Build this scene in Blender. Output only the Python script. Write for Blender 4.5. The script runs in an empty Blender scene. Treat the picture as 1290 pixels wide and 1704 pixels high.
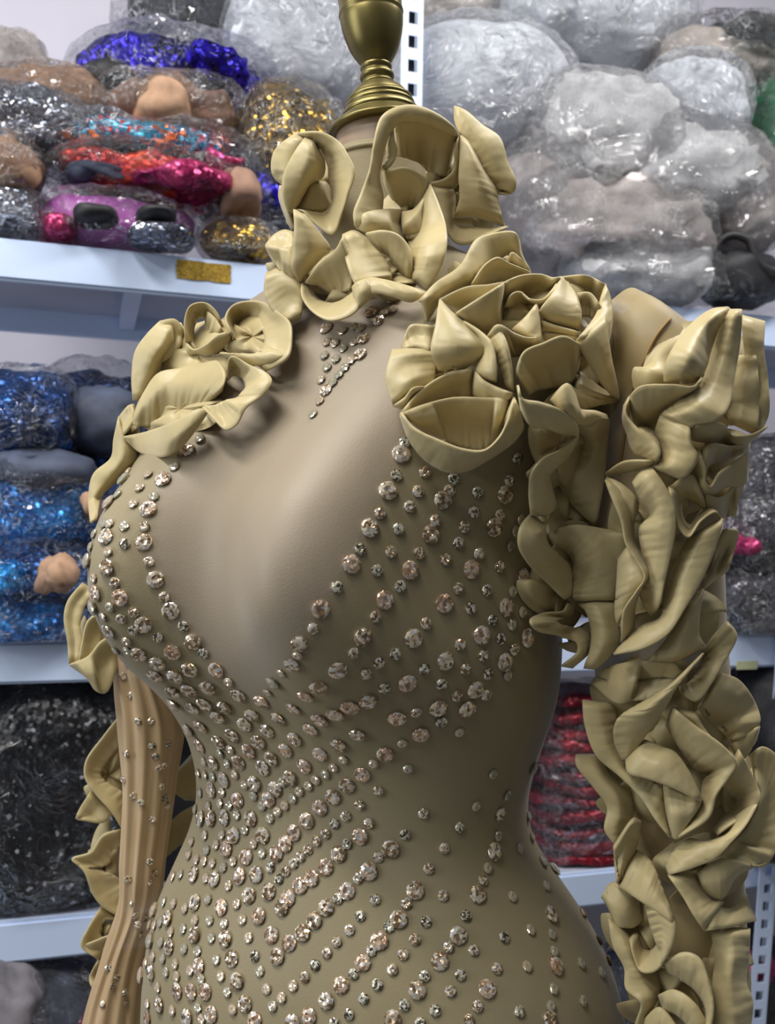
import bpy, bmesh, math, random
import numpy as np
from mathutils import Vector, Matrix, noise
from mathutils.bvhtree import BVHTree

scene = bpy.context.scene
COL = scene.collection
# ------------------------------------------------------------------ camera
F, HX, HY, ZC = 1600.0, 645.0, 900.0, 1.30        # focal length in px, principal column, horizon row, eye height
cam_d = bpy.data.cameras.new('camera')
cam = bpy.data.objects.new('camera', cam_d)
COL.objects.link(cam)
cam.location = (0, 0, ZC)
cam.rotation_euler = (math.pi / 2, 0, 0)
cam_d.sensor_fit = 'AUTO'
cam_d.sensor_width = 36
cam_d.lens = F * 36 / 1704
cam_d.shift_y = (HY - 852) / 1704
cam_d.clip_start = 0.02
cam_d.dof.use_dof = True
cam_d.dof.focus_distance = 0.72
cam_d.dof.aperture_fstop = 9.0
scene.camera = cam
# ------------------------------------------------------------------ world, lights, exposure
world = bpy.data.worlds.new('world')
scene.world = world
world.use_nodes = True
bg = world.node_tree.nodes['Background']
bg.inputs[0].default_value = (0.80, 0.88, 1.0, 1)
bg.inputs[1].default_value = 0.13
def area(name, loc, target, sx, sy, power, col):
    l = bpy.data.lights.new(name, 'AREA')
    l.shape = 'RECTANGLE'; l.size = sx; l.size_y = sy; l.energy = power; l.color = col
    o = bpy.data.objects.new(name, l); COL.objects.link(o)
    o.location = loc
    d = Vector(target) - Vector(loc)
    o.rotation_euler = d.to_track_quat('-Z', 'Y').to_euler()
    return o
area('ceiling_and_fill_light', (-0.70, 0.35, 2.75), (-0.1, 0.8, 1.3), 1.2, 0.22, 26, (1.0, 0.97, 0.92))
area('ceiling_and_fill_light', (0.75, 0.85, 2.75), (0.4, 1.35, 1.5), 1.2, 0.20, 25, (1.0, 0.98, 0.95))
area('ceiling_and_fill_light', (-0.95, -0.60, 2.75), (0.1, 0.7, 1.2), 1.2, 0.16, 10, (1.0, 0.98, 0.95))  # fill lamp added behind the eye for crystal glints and brighter ruffles
area('window_daylight', (-2.2, -0.05, 1.85), (0, 0.9, 1.3), 1.0, 1.3, 24, (0.90, 0.95, 1.0))
scene.view_settings.view_transform = 'Standard'
scene.view_settings.look = 'None'
scene.view_settings.gamma = 1
scene.view_settings.use_curve_mapping = False
scene.view_settings.exposure = 0.0

# ------------------------------------------------------------------ helpers
def at(px, py, d):
    return Vector(((px - HX) / F * d, d, ZC - (py - HY) / F * d))
def link(name, me, mat=None, parent=None, smooth=True):
    o = bpy.data.objects.new(name, me)
    COL.objects.link(o)
    if mat is not None and len(me.materials) == 0: me.materials.append(mat)
    if parent is not None: o.parent = parent
    if smooth:
        me.polygons.foreach_set('use_smooth', [True] * len(me.polygons))
    return o
def mesh(name, vs, fs):
    me = bpy.data.meshes.new(name)
    me.from_pydata([tuple(v) for v in vs], [], fs)
    me.update()
    return me
def tag(o, label, cat, group=None, kind=None):
    o['label'] = label
    if cat: o['category'] = cat
    if group: o['group'] = group
    if kind: o['kind'] = kind
    return o
def struct(o, label, cat):
    o['kind'] = 'structure'; o['label'] = label; o['category'] = cat
    return o
def empty(name, loc, label, cat, group=None):
    o = bpy.data.objects.new(name, None); COL.objects.link(o)
    o.empty_display_size = 0.05
    o.location = loc
    tag(o, label, cat, group)
    return o
def adopt(o, parent):
    "parent an object built in world space"
    o.parent = parent
    o.matrix_parent_inverse = Matrix.Translation(-parent.location) if parent.parent is None else parent.matrix_parent_inverse.copy()
    return o
def box_mesh(name, size, bevel=0.0, center=(0, 0, 0)):
    bm = bmesh.new()
    bmesh.ops.create_cube(bm, size=1.0)
    for v in bm.verts:
        v.co = Vector((v.co.x * size[0] + center[0], v.co.y * size[1] + center[1], v.co.z * size[2] + center[2]))
    if bevel > 0:
        bmesh.ops.bevel(bm, geom=bm.edges[:], offset=bevel, segments=2, affect='EDGES')
    me = bpy.data.meshes.new(name); bm.to_mesh(me); bm.free()
    return me
def spline(pts, n):
    "Catmull-Rom (centripetal-ish, by chord length) resampling to n points; pts = (k, m) array"
    P = np.array(pts, float)
    if len(P) == 1: return np.repeat(P, n, 0)
    d = np.sqrt(np.maximum(1e-9, np.sum(np.diff(P[:, :2], axis=0) ** 2, 1))) ** 0.5 + 1e-6
    t = np.concatenate([[0], np.cumsum(d)])
    T = np.linspace(0, t[-1], n)
    return hermite(t, P, T)
def hermite(t, P, T):
    t = np.asarray(t, float); P = np.asarray(P, float)
    m = np.zeros_like(P)
    k = len(t)
    sl = (P[1:] - P[:-1]) / (t[1:] - t[:-1])[:, None]
    m[0] = sl[0]; m[-1] = sl[-1]
    for i in range(1, k - 1):
        w0, w1 = t[i + 1] - t[i], t[i] - t[i - 1]
        m[i] = (sl[i - 1] * w0 + sl[i] * w1) / (w0 + w1)
    idx = np.clip(np.searchsorted(t, T, 'right') - 1, 0, k - 2)
    h = (t[idx + 1] - t[idx]); s = ((T - t[idx]) / h)[:, None]; h = h[:, None]
    return ((2*s**3 - 3*s**2 + 1) * P[idx] + (s**3 - 2*s**2 + s) * h * m[idx]
            + (-2*s**3 + 3*s**2) * P[idx + 1] + (s**3 - s**2) * h * m[idx + 1])
def grid_mesh(name, G, closed_u=False):
    n, m = G.shape[:2]
    vs = G.reshape(-1, 3)
    fs = []
    for i in range(n if closed_u else n - 1):
        for j in range(m - 1):
            a = i * m + j; b = ((i + 1) % n) * m + j
            fs.append((a, b, b + 1, a + 1))
    return mesh(name, vs, fs)

# ------------------------------------------------------------------ materials
class NT:
    def __init__(s, name):
        s.mat = bpy.data.materials.new(name); s.mat.use_nodes = True
        s.t = s.mat.node_tree; s.p = s.t.nodes['Principled BSDF']; s.out = s.t.nodes['Material Output']
    def n(s, typ, **kw):
        nd = s.t.nodes.new(typ)
        for k, v in kw.items():
            if k.startswith('i_'): nd.inputs[k[2:].replace('_', ' ')].default_value = v
            else: setattr(nd, k, v)
        return nd
    def l(s, a, b): s.t.links.new(a, b)
    def ramp(s, fac, stops):
        r = s.n('ShaderNodeValToRGB')
        e = r.color_ramp.elements
        while len(e) < len(stops): e.new(0.5)
        for i, (p, c) in enumerate(stops):
            e[i].position = p; e[i].color = (*c, 1)
        s.l(fac, r.inputs[0]); return r
    def bump(s, h, strength, dist=0.01):
        b = s.n('ShaderNodeBump'); b.inputs['Strength'].default_value = strength; b.inputs['Distance'].default_value = dist
        s.l(h, b.inputs['Height']); s.l(b.outputs[0], s.p.inputs['Normal']); return b
def srgb(r, g, b):
    f = lambda c: (c / 255 / 12.92) if c / 255 <= 0.04045 else ((c / 255 + 0.055) / 1.055) ** 2.4
    return (f(r), f(g), f(b))
MATS = {}
def plain(name, col, rough=0.5, metal=0.0, spec=0.5, nscale=30, namp=0.12, bump=0.0):
    if name in MATS: return MATS[name]
    m = NT(name)
    tc = m.n('ShaderNodeTexCoord')
    no = m.n('ShaderNodeTexNoise', i_Scale=nscale, i_Detail=4.0)
    m.l(tc.outputs['Object'], no.inputs['Vector'])
    lo = tuple(c * (1 - namp) for c in col); hi = tuple(min(1, c * (1 + namp)) for c in col)
    r = m.ramp(no.outputs[0], [(0.3, lo), (0.7, hi)])
    m.l(r.outputs[0], m.p.inputs['Base Color'])
    m.p.inputs['Roughness'].default_value = rough; m.p.inputs['Metallic'].default_value = metal
    m.p.inputs['Specular IOR Level'].default_value = spec
    if bump: m.bump(no.outputs[0], bump, 0.004)
    MATS[name] = m.mat
    return m.mat
def glitter(name, cols, scale=260, spread=1.1, rough=0.22, metal=0.85, base=0.35):
    "sequin cloth: every cell is a little disc with its own tilt and tone"
    if name in MATS: return MATS[name]
    m = NT(name)
    tc = m.n('ShaderNodeTexCoord')
    vo = m.n('ShaderNodeTexVoronoi', i_Scale=scale); m.l(tc.outputs['Object'], vo.inputs['Vector'])
    big = m.n('ShaderNodeTexNoise', i_Scale=14.0, i_Detail=3.0); m.l(tc.outputs['Object'], big.inputs['Vector'])
    sep = m.n('ShaderNodeSeparateColor'); m.l(vo.outputs['Color'], sep.inputs[0])
    mixf = m.n('ShaderNodeMath', operation='MULTIPLY_ADD'); m.l(sep.outputs[0], mixf.inputs[0]); mixf.inputs[1].default_value = base
    sc = m.n('ShaderNodeMath', operation='MULTIPLY_ADD'); m.l(big.outputs[0], sc.inputs[0]); sc.inputs[1].default_value = 2.2 * (1 - base) ; sc.inputs[2].default_value = -0.6 * (1 - base)
    m.l(sc.outputs[0], mixf.inputs[2])
    r = m.ramp(mixf.outputs[0], [(i / max(1, len(cols) - 1), c) for i, c in enumerate(cols)])
    m.l(r.outputs[0], m.p.inputs['Base Color'])
    geo = m.n('ShaderNodeNewGeometry')
    sub = m.n('ShaderNodeVectorMath', operation='SUBTRACT'); m.l(vo.outputs['Color'], sub.inputs[0]); sub.inputs[1].default_value = (0.5, 0.5, 0.5)
    scl = m.n('ShaderNodeVectorMath', operation='SCALE'); m.l(sub.outputs[0], scl.inputs[0]); scl.inputs['Scale'].default_value = spread
    add = m.n('ShaderNodeVectorMath', operation='ADD'); m.l(geo.outputs['Normal'], add.inputs[0]); m.l(scl.outputs[0], add.inputs[1])
    nrm = m.n('ShaderNodeVectorMath', operation='NORMALIZE'); m.l(add.outputs[0], nrm.inputs[0])
    m.l(nrm.outputs[0], m.p.inputs['Normal'])
    m.p.inputs['Metallic'].default_value = metal; m.p.inputs['Roughness'].default_value = rough
    MATS[name] = m.mat
    return m.mat
def film(name='clear_film', haze=0.035, tint=(0.86, 0.88, 0.92), gloss=0.75, scale=18, crease=0.5):
    "thin crinkled polythene: see-through, glossy, a little milky"
    if name in MATS: return MATS[name]
    m = NT(name)
    tc = m.n('ShaderNodeTexCoord')
    n1 = m.n('ShaderNodeTexNoise', i_Scale=scale, i_Detail=5.0, i_Distortion=1.2); m.l(tc.outputs['Object'], n1.inputs['Vector'])
    v1 = m.n('ShaderNodeTexVoronoi', i_Scale=scale * 1.6, feature='DISTANCE_TO_EDGE'); 
    mx = m.n('ShaderNodeVectorMath', operation='MULTIPLY_ADD'); m.l(n1.outputs['Color'], mx.inputs[0]); mx.inputs[1].default_value = (0.12, 0.12, 0.12); m.l(tc.outputs['Object'], mx.inputs[2])
    m.l(mx.outputs[0], v1.inputs['Vector'])
    ad = m.n('ShaderNodeMath', operation='ADD'); m.l(n1.outputs[0], ad.inputs[0]); m.l(v1.outputs[0], ad.inputs[1])
    b = m.n('ShaderNodeBump'); b.inputs['Strength'].default_value = 1.0; b.inputs['Distance'].default_value = 0.03; m.l(ad.outputs[0], b.inputs['Height'])
    tr = m.n('ShaderNodeBsdfTransparent'); tr.inputs[0].default_value = (0.97, 0.97, 0.98, 1)
    gl = m.n('ShaderNodeBsdfGlossy'); gl.inputs['Roughness'].default_value = 0.055; gl.inputs[0].default_value = (1, 1, 1, 1); m.l(b.outputs[0], gl.inputs['Normal'])
    df = m.n('ShaderNodeBsdfDiffuse'); df.inputs[0].default_value = (*tint, 1); m.l(b.outputs[0], df.inputs['Normal'])
    # stress-whitened creases
    n3 = m.n('ShaderNodeTexNoise', i_Scale=scale * 0.7, i_Detail=2.0); m.l(tc.outputs['Object'], n3.inputs['Vector'])
    v2 = m.n('ShaderNodeTexVoronoi', i_Scale=scale * 2.4, feature='DISTANCE_TO_EDGE'); m.l(mx.outputs[0], v2.inputs['Vector'])
    c1 = m.n('ShaderNodeMapRange', interpolation_type='SMOOTHSTEP'); m.l(v2.outputs[0], c1.inputs[0])
    c1.inputs[1].default_value = 0.0; c1.inputs[2].default_value = 0.075; c1.inputs[3].default_value = 1.0; c1.inputs[4].default_value = 0.0
    c2 = m.n('ShaderNodeMapRange', interpolation_type='SMOOTHSTEP'); m.l(n3.outputs[0], c2.inputs[0])
    c2.inputs[1].default_value = 0.46; c2.inputs[2].default_value = 0.66; c2.inputs[3].default_value = 0.0; c2.inputs[4].default_value = crease
    c3 = m.n('ShaderNodeMath', operation='MULTIPLY_ADD'); m.l(c1.outputs[0], c3.inputs[0]); m.l(c2.outputs[0], c3.inputs[1]); c3.inputs[2].default_value = haze
    m1 = m.n('ShaderNodeMixShader'); m.l(c3.outputs[0], m1.inputs[0]); m.l(tr.outputs[0], m1.inputs[1]); m.l(df.outputs[0], m1.inputs[2])
    fr = m.n('ShaderNodeFresnel'); fr.inputs[0].default_value = 1.5; m.l(b.outputs[0], fr.inputs[1])
    fm = m.n('ShaderNodeMath', operation='MULTIPLY_ADD'); m.l(fr.outputs[0], fm.inputs[0]); fm.inputs[1].default_value = gloss; fm.inputs[2].default_value = 0.005
    m2 = m.n('ShaderNodeMixShader'); m.l(fm.outputs[0], m2.inputs[0]); m.l(m1.outputs[0], m2.inputs[1]); m.l(gl.outputs[0], m2.inputs[2])
    m.l(m2.outputs[0], m.out.inputs['Surface'])
    MATS[name] = m.mat
    return m.mat

# ================================================================== the room and the storage rack
PHI = math.radians(17.6); ROLL = math.radians(0.9)
P0 = at(0, HY, 1.27)
SX, SY = math.cos(PHI), math.sin(PHI)
def front_k(px):
    a = (px - HX) / F
    return (a * P0.y - P0.x) / (SX - a * SY)
def front_d(px): return P0.y + SY * front_k(px)
rackM = Matrix.Translation((P0.x, P0.y, ZC)) @ Matrix.Rotation(PHI, 4, 'Z') @ Matrix.Rotation(ROLL, 4, 'Y')
wall_m = plain('wall_paint', srgb(196, 193, 206), 0.8, nscale=6, namp=0.04, bump=0.05)
floor_m = plain('floor_concrete', srgb(140, 138, 136), 0.7, nscale=9, namp=0.15)
white_m = plain('rack_white_enamel', srgb(200, 216, 244), 0.35, nscale=5, namp=0.03)
board_m = plain('rack_board', srgb(176, 182, 198), 0.6, nscale=8, namp=0.06)
def rack_box(name, x0, x1, y0, y1, z0, z1, mat, parent=None, bevel=0.002):
    me = box_mesh(name, (x1 - x0, y1 - y0, z1 - z0), bevel, ((x0 + x1) / 2, (y0 + y1) / 2, (z0 + z1) / 2))
    o = link(name, me, mat, smooth=False)
    if parent: o.parent = parent
    else: o.matrix_world = rackM
    return o
wall = rack_box('wall_back', -2.6, 3.6, 0.60, 0.66, -ZC + 0.03, 1.6, wall_m, bevel=0)
struct(wall, 'pale lavender-grey painted wall behind the storage racks', 'wall')
fl = link('floor', box_mesh('floor', (7, 6, 0.04), 0, (0.3, -0.2, -0.02)), floor_m, smooth=False)
struct(fl, 'grey concrete floor under the racks', 'floor')

def make_rack(name, label, x0, x1, shelves, posts):
    r = bpy.data.objects.new(name, None); COL.objects.link(r); r.matrix_world = rackM
    tag(r, label, 'rack', 'white steel storage racks')
    for z in shelves:
        b = rack_box('shelf_board', x0 + 0.002, x1 - 0.002, 0.018, 0.365, z - 0.008, z, board_m, r)
        fb = rack_box('front_beam', x0, x1, 0.0, 0.016, z - 0.0535, z + 0.002, white_m, r, 0.004)
        rack_box('rear_beam', x0, x1, 0.367, 0.383, z - 0.046, z + 0.002, white_m, r, 0.003)
        for q in (0.25, 0.75):
            rack_box('cross_bar', x0 + (x1 - x0) * q - 0.012, x0 + (x1 - x0) * q + 0.012, 0.018, 0.365, z - 0.03, z - 0.0085, white_m, r, 0)
    for (px_, y, top) in posts: make_post(r, px_, y, top)
    return r
def make_post(r, x, y, top, lean=0.0, w=0.034, step=0.036, z0=-1.26, parent_name='post'):
    "angle-steel upright with real punched slots"
    bm = bmesh.new()
    def bx(cx, cy, cz, sx, sy, sz):
        M = Matrix.Translation((cx, cy, cz)) @ Matrix.Diagonal((sx, sy, sz, 1))
        bmesh.ops.create_cube(bm, size=1, matrix=M)
    h = top - z0
    bx(-w * 0.34, 0, z0 + h / 2, w * 0.32, 0.002, h)
    bx(w * 0.38, 0, z0 + h / 2, w * 0.24, 0.002, h)
    bx(w / 2 - 0.001, w / 2, z0 + h / 2, 0.002, w, h)
    n = int(h / step)
    for i in range(n):
        bx(w * 0.04, 0, z0 + (i + 0.5) * step, w * 0.46, 0.002, step * 0.48)
    bx(w * 0.04, 0.012, z0 + h / 2, w * 0.4, 0.002, h)
    me = bpy.data.meshes.new('post'); bm.to_mesh(me); bm.free()
    me.materials.append(white_m); me.materials.append(plain('slot_shadow', (0.02, 0.02, 0.03), 0.9))
    for p in me.polygons[-6:]: p.material_index = 1
    o = link(parent_name, me, None, r, smooth=False)
    o.location = (x, y, 0); o.rotation_euler = (0, lean, 0)
    return o
kz = lambda py, px=0: -(py - HY) / F * front_d(px)
Z1, Z2, Z3 = kz(397), kz(1072), kz(1539)
kp = front_k(672)
rackA = make_rack('storage_rack', 'white steel rack to the left of the perforated post behind the brass finial', -0.95, kp - 0.018,
                  (Z1, Z2, Z3), [(kp + 0.0, -0.004, 1.2), (-0.95, -0.004, 1.2), (-0.95, 0.37, 1.2)])
kr = front_k(1278)
rackB = make_rack('storage_rack', 'white steel rack on the right behind the big ruffled sleeve', kp + 0.019, 2.1,
                  (Z1 + 0.002, Z2 - 0.006, Z3 - 0.010), [(2.1, -0.004, 1.2)])
o = make_post(rackB, kr, -0.01, 0.4, math.radians(4.5), w=0.036, step=0.030)
o.location = (kr + 0.044, -0.01, 0)
# gold label stuck to the top beam
g = rack_box('gold_sticker', front_k(287), front_k(377), -0.0016, -0.0004, Z1 - 0.030, Z1 - 0.004, plain('gold_foil_tape', srgb(172, 140, 58), 0.35, 0.5, nscale=300, namp=0.5), bevel=0)
bm = bmesh.new(); bm.from_mesh(g.data)
bmesh.ops.subdivide_edges(bm, edges=bm.edges[:], cuts=6, use_grid_fill=True)
for v in bm.verts:
    e = noise.noise(v.co * 190) * 0.0022
    v.co.x += e * 1.2; v.co.z += e * 0.7
bm.to_mesh(g.data); bm.free()
tag(g, 'ragged gold foil sticker on the front edge of the top shelf', 'sticker')
g2 = rack_box('yellow_sticker', front_k(1228), front_k(1262), -0.0016, -0.0004, Z2 - 0.062, Z2 - 0.048, plain('faded_yellow_tape', srgb(186, 190, 150), 0.6), bevel=0)
tag(g2, 'small faded yellow sticker on the middle shelf edge at right', 'sticker')

# ------------------------------------------------------------------ plastic-wrapped bundles on the shelves
def blob(n, m, c, r, seed, amp, fr, power=0.75, ridged=False, zmin=None, peaks=(), fold=0.0, foldf=30):
    "rounded, lumpy bundle as a lat-long grid in world axes turned to the rack"
    G = np.zeros((n, m, 3)); off = Vector((seed * 7.31, seed * 3.7, seed * 1.9))
    ca, sa = SX, SY
    for i in range(n):
        a = 2 * math.pi * i / n
        for j in range(m):
            b = math.pi * (j / (m - 1) - 0.5)
            cx, sx_ = math.cos(a), math.sin(a); cb, sb = math.cos(b), math.sin(b)
            pw = lambda v: math.copysign(abs(v) ** power, v)
            d = Vector((pw(cb) * pw(cx), pw(cb) * pw(sx_), pw(sb)))
            q = Vector((d.x * r[0], d.y * r[1], d.z * r[2]))
            w = q * fr + off
            if ridged:
                e = noise.ridged_multi_fractal(w, 0.9, 2.1, 3, 0.9, 2.0) * 0.55 - 0.5 + 0.5 * noise.noise(w * 0.4)
            else:
                wq = w * 0.45 + Vector((noise.noise(w * 0.3), noise.noise(w * 0.3 + Vector((9, 2, 5))), noise.noise(w * 0.3 + Vector((3, 7, 1))))) * 0.9
                e = 0.8 * noise.fractal(w, 1.0, 2.0, 3) + 1.1 * (0.5 - abs(noise.noise(Vector((wq.x * 0.7, wq.y * 0.7, wq.z * 1.8)))) * 2) + 0.9 * noise.noise(w * 0.22)
            if fold: e += fold * math.sin(q.z * foldf * 2 + 3 * noise.noise(w * 0.5) + seed)
            nd = Vector((d.x / r[0], d.y / r[1], d.z / r[2])); nd.normalize()
            q = q + nd * (e * amp)
            for (pxk, pyk, pzk, s) in peaks:
                t = Vector((pxk, pyk, pzk)); dd = (d - t).length
                q += Vector((t.x * r[0], t.y * r[1], t.z * r[2])) * s * max(0, 1 - dd / 0.55) ** 1.5
            x, y = q.x * ca - q.y * sa, q.x * sa + q.y * ca
            z = c.z + q.z
            if zmin is not None and z < zmin: z = zmin + (z - zmin) * 0.02
            G[i, j] = (c.x + x, c.y + y, z)
    return G
FILM = film(); FILM_MILK = film('milky_film', 0.14, (0.86, 0.88, 0.92), 0.8, 14, 0.5); FILM_DULL = film('dull_film', 0.01, (0.7, 0.7, 0.74), 0.5, 22, 0.3)
FILM_BLUE = film('thin_film', 0.012, (0.8, 0.84, 0.92), 0.6, 18, 0.35)
FILM_BLACK = film('black_bag_film', 0.001, (0.8, 0.8, 0.84), 0.25, 20, 0.05)
FILM_CRISP = film('crisp_film', 0.10, (0.92, 0.93, 0.96), 0.6, 30, 0.8)
seedc = [1]
def bag(name, label, cat, px, py, rx, ry, off, ry_d, mats, shelf=None, film_m=FILM, amp=0.012, fr=26, fold=0.0, foldf=30, fscale=1.10,
        famp=0.014, ffr=22, peaks=(), group=None, power=0.75, content='fabric_bundle', items=None, tilt=0):
    """px,py,rx,ry: where and how large it shows; off: how far behind the shelf's front edge; mats: content material
    items: several bundles in one bag, as (dx, dy, sx, sy, ddepth, material) fractions of the bag"""
    seedc[0] += 1; sd = seedc[0]
    d = front_d(px) + off
    c = at(px, py, d); s = d / F
    r = (rx * s, ry_d, ry * s)
    zmin = None
    if shelf is not None:
        k = front_k(px)
        zmin = ZC + shelf - math.sin(ROLL) * k + 0.004
    e = empty(name, (c.x, c.y, max(c.z - r[2], zmin or -9)), label, cat, group)
    its = items or [(0, 0, 1, 1, 0, mats)]
    for k, (dx, dy, fx, fy, dd, mt) in enumerate(its):
        cc = at(px + dx * rx, py + dy * ry, d + dd * ry_d)
        big = max(fx * rx, fy * ry)
        G = blob(44 if big > 45 else 30, 26 if big > 45 else 18, cc, (r[0] * fx, r[1] * (0.92 if not items else 0.7), r[2] * fy), sd + k * 3.3, amp, fr, power, False, zmin, (), fold, foldf)
        o = link(content if k == 0 else content, grid_mesh(content, G, True), mt); adopt(o, e)
    if film_m:
        G = blob(72, 44, c, (r[0] * fscale + 0.004, r[1] * 1.02 + 0.004, r[2] * fscale + 0.004), sd + 0.5, famp, ffr, power, True, zmin and zmin - 0.001, peaks)
        o = link('plastic_film', grid_mesh('plastic_film', G, True), film_m, smooth=True); adopt(o, e)
    return e
# sequin and cloth colours
blk = (0.004, 0.004, 0.006)
S_SILVER = glitter('silver_sequins', [srgb(50, 52, 60), srgb(120, 124, 138), srgb(215, 220, 235)], 230, 1.2, 0.2)
S_VIOLET = glitter('violet_blue_sequins', [(0.004, 0.004, 0.012), srgb(14, 10, 50), srgb(42, 26, 190), srgb(60, 40, 235)], 200, 0.9, 0.25, 0.6)
S_RED = glitter('scarlet_sequins', [srgb(40, 18, 26), srgb(150, 30, 30), srgb(226, 66, 40), srgb(240, 110, 50)], 160, 0.8, 0.28, 0.5)
S_MULTI = glitter('rainbow_sequins', [srgb(226, 60, 40), srgb(232, 76, 44), srgb(244, 130, 50), srgb(30, 90, 130), srgb(60, 180, 215), srgb(226, 70, 60), srgb(236, 120, 100)], 150, 0.9, 0.25, 0.5)
S_PINK = glitter('cerise_sequins', [srgb(60, 20, 50), srgb(150, 36, 84), srgb(190, 70, 116), srgb(140, 70, 140)], 170, 0.8, 0.28, 0.5)
S_GOLD = glitter('gold_sequins', [srgb(60, 50, 40), srgb(140, 112, 50), srgb(222, 178, 60), srgb(240, 220, 150)], 190, 1.2, 0.18, 0.9)
S_BLUE = glitter('azure_sequins', [srgb(6, 24, 56), srgb(8, 84, 160), srgb(16, 140, 220), srgb(120, 220, 255)], 230, 1.1, 0.22, 0.5)
S_NAVY = glitter('deep_blue_sequins', [srgb(4, 10, 26), srgb(6, 36, 84), srgb(12, 76, 150), srgb(40, 140, 215)], 230, 1.0, 0.22, 0.55)
S_BLACK = glitter('black_sequins', [(0.001, 0.001, 0.0015)] * 17 + [(0.003, 0.003, 0.004)] * 10 + [(0.01, 0.01, 0.014), (0.8, 0.8, 0.86)], 210, 0.5, 0.3, 0.1, 0.97)  # rare near-white cells paint glints into the black colour
S_GREY = glitter('gunmetal_sequins', [srgb(26, 24, 28), srgb(70, 66, 72), srgb(150, 146, 152), srgb(225, 222, 228)], 240, 1.3, 0.2, 0.85)
S_WINE = glitter('wine_red_sequins', [srgb(24, 4, 10), srgb(86, 10, 24), srgb(150, 18, 40), srgb(196, 50, 66)], 190, 0.8, 0.3, 0.4)
C_TAN = plain('tan_mesh_cloth', srgb(166, 132, 106), 0.8, nscale=40, namp=0.25, bump=0.3)
C_BROWN = plain('brown_mesh_cloth', srgb(150, 118, 100), 0.8, nscale=30, namp=0.3, bump=0.3)
C_BLACK = plain('black_cloth', (0.008, 0.008, 0.011), 0.6, nscale=30, namp=0.4, bump=0.2)
C_MAG = plain('orchid_satin', srgb(212, 108, 212), 0.35, nscale=12, namp=0.22, bump=0.2)
C_WHITE = plain('white_padding', srgb(214, 218, 226), 0.8, nscale=10, namp=0.06, bump=0.2)
C_IVORY = plain('ivory_mesh_cloth', srgb(190, 180, 172), 0.8, nscale=25, namp=0.2, bump=0.3)
C_GREYCL = plain('grey_gauze', srgb(212, 212, 214), 0.8, nscale=22, namp=0.3, bump=0.4)
C_TAUPE = plain('taupe_gauze', srgb(192, 183, 180), 0.8, nscale=22, namp=0.3, bump=0.4)
C_GREEN = plain('green_cloth', srgb(40, 118, 80), 0.7, nscale=15, namp=0.3, bump=0.2)
C_CHAR = plain('charcoal_cloth', srgb(44, 46, 56), 0.7, nscale=22, namp=0.4, bump=0.3)
C_SMOKE = plain('smoke_grey_gauze', srgb(112, 108, 114), 0.8, nscale=22, namp=0.35, bump=0.4)
C_STEEL = plain('smoke_blue_cloth', srgb(64, 72, 92), 0.7, nscale=22, namp=0.4, bump=0.3)

# -- top shelf, left of the post
bag('fabric_bag', 'clear bag of dull mauve cloth at the upper left edge of the top shelf', 'bag', 20, 130, 55, 45, 0.26, 0.10, C_TAUPE, None)
bag('fabric_bag', 'clear bag with violet-blue and black sequin cloth at the top of the left pile', 'bag', 296, 140, 165, 62, 0.20, 0.12, S_VIOLET,
    amp=0.016, fscale=1.02, peaks=[(-0.1, 0, 1, 0.75), (-1, 0, -0.2, 0.1)], famp=0.012, film_m=FILM_BLUE,
    items=[(0, 0.05, 0.98, 0.9, 0, S_VIOLET), (-0.72, 0.35, 0.28, 0.55, -0.4, C_BLACK), (0.35, -0.1, 0.35, 0.5, -0.5, S_VIOLET)])
bag('fabric_bag', 'clear plastic bag with a dark folded cloth behind the violet-blue sequins', 'bag', 330, 52, 110, 50, 0.36, 0.08, C_CHAR, None, fscale=1.25)
bag('empty_plastic_bag', 'puffed milky plastic bag just left of the brass finial', 'bag', 500, 80, 120, 105, 0.27, 0.10, C_WHITE, None, FILM_MILK, fscale=1.06)
bag('fabric_bag', 'tan cloth bundle in clear plastic above the left silver sequins', 'bag', 88, 180, 105, 46, 0.17, 0.10, C_TAN, None)
bag('fabric_bag', 'crinkled silver sequin cloth in plastic on the left of the top shelf', 'bag', 55, 232, 105, 52, 0.10, 0.10, S_SILVER, amp=0.016, famp=0.018)
bag('fabric_bag', 'tan cloth ball in clear plastic under the violet-blue sequin bag', 'bag', 288, 193, 112, 42, 0.12, 0.10, C_TAN, None, amp=0.010, items=[(0, 0, 0.95, 0.95, 0, C_BROWN), (-0.1, -0.1, 0.45, 0.85, -0.5, C_TAN)])
bag('fabric_bag', 'round tan cloth bundle at the left picture edge of the top shelf', 'bag', 8, 292, 58, 46, 0.05, 0.08, C_TAN, None)
bag('fabric_bag', 'bag of scarlet and rainbow sequin cloth layered in the left pile', 'bag', 255, 255, 150, 32, 0.08, 0.10, S_MULTI, amp=0.009, fold=0.5, foldf=55)
bag('fabric_bag', 'bag of scarlet sequin cloth lying on the orchid satin bundle', 'bag', 250, 300, 150, 28, 0.06, 0.10, S_RED, amp=0.010, fold=0.5, foldf=60,
    items=[(0, 0, 1, 1, 0, S_RED), (0.35, 0.45, 0.5, 0.4, -0.35, S_PINK), (-0.55, 0.2, 0.4, 0.6, -0.3, C_STEEL)])
bag('fabric_bag', 'bag of cerise and dark mauve cloth beside the gold sequins', 'bag', 388, 318, 62, 62, 0.09, 0.09, C_TAUPE, Z1, items=[(0, 0, 0.9, 0.95, 0, C_STEEL), (-0.2, -0.5, 0.6, 0.3, -0.6, S_PINK), (0.1, 0.3, 0.5, 0.5, -0.6, C_BROWN)])
bag('fabric_bag', 'silver sequin bundle on the shelf under the round tan bundle', 'bag', 28, 366, 56, 32, 0.05, 0.07, S_SILVER, Z1, amp=0.012)
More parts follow.
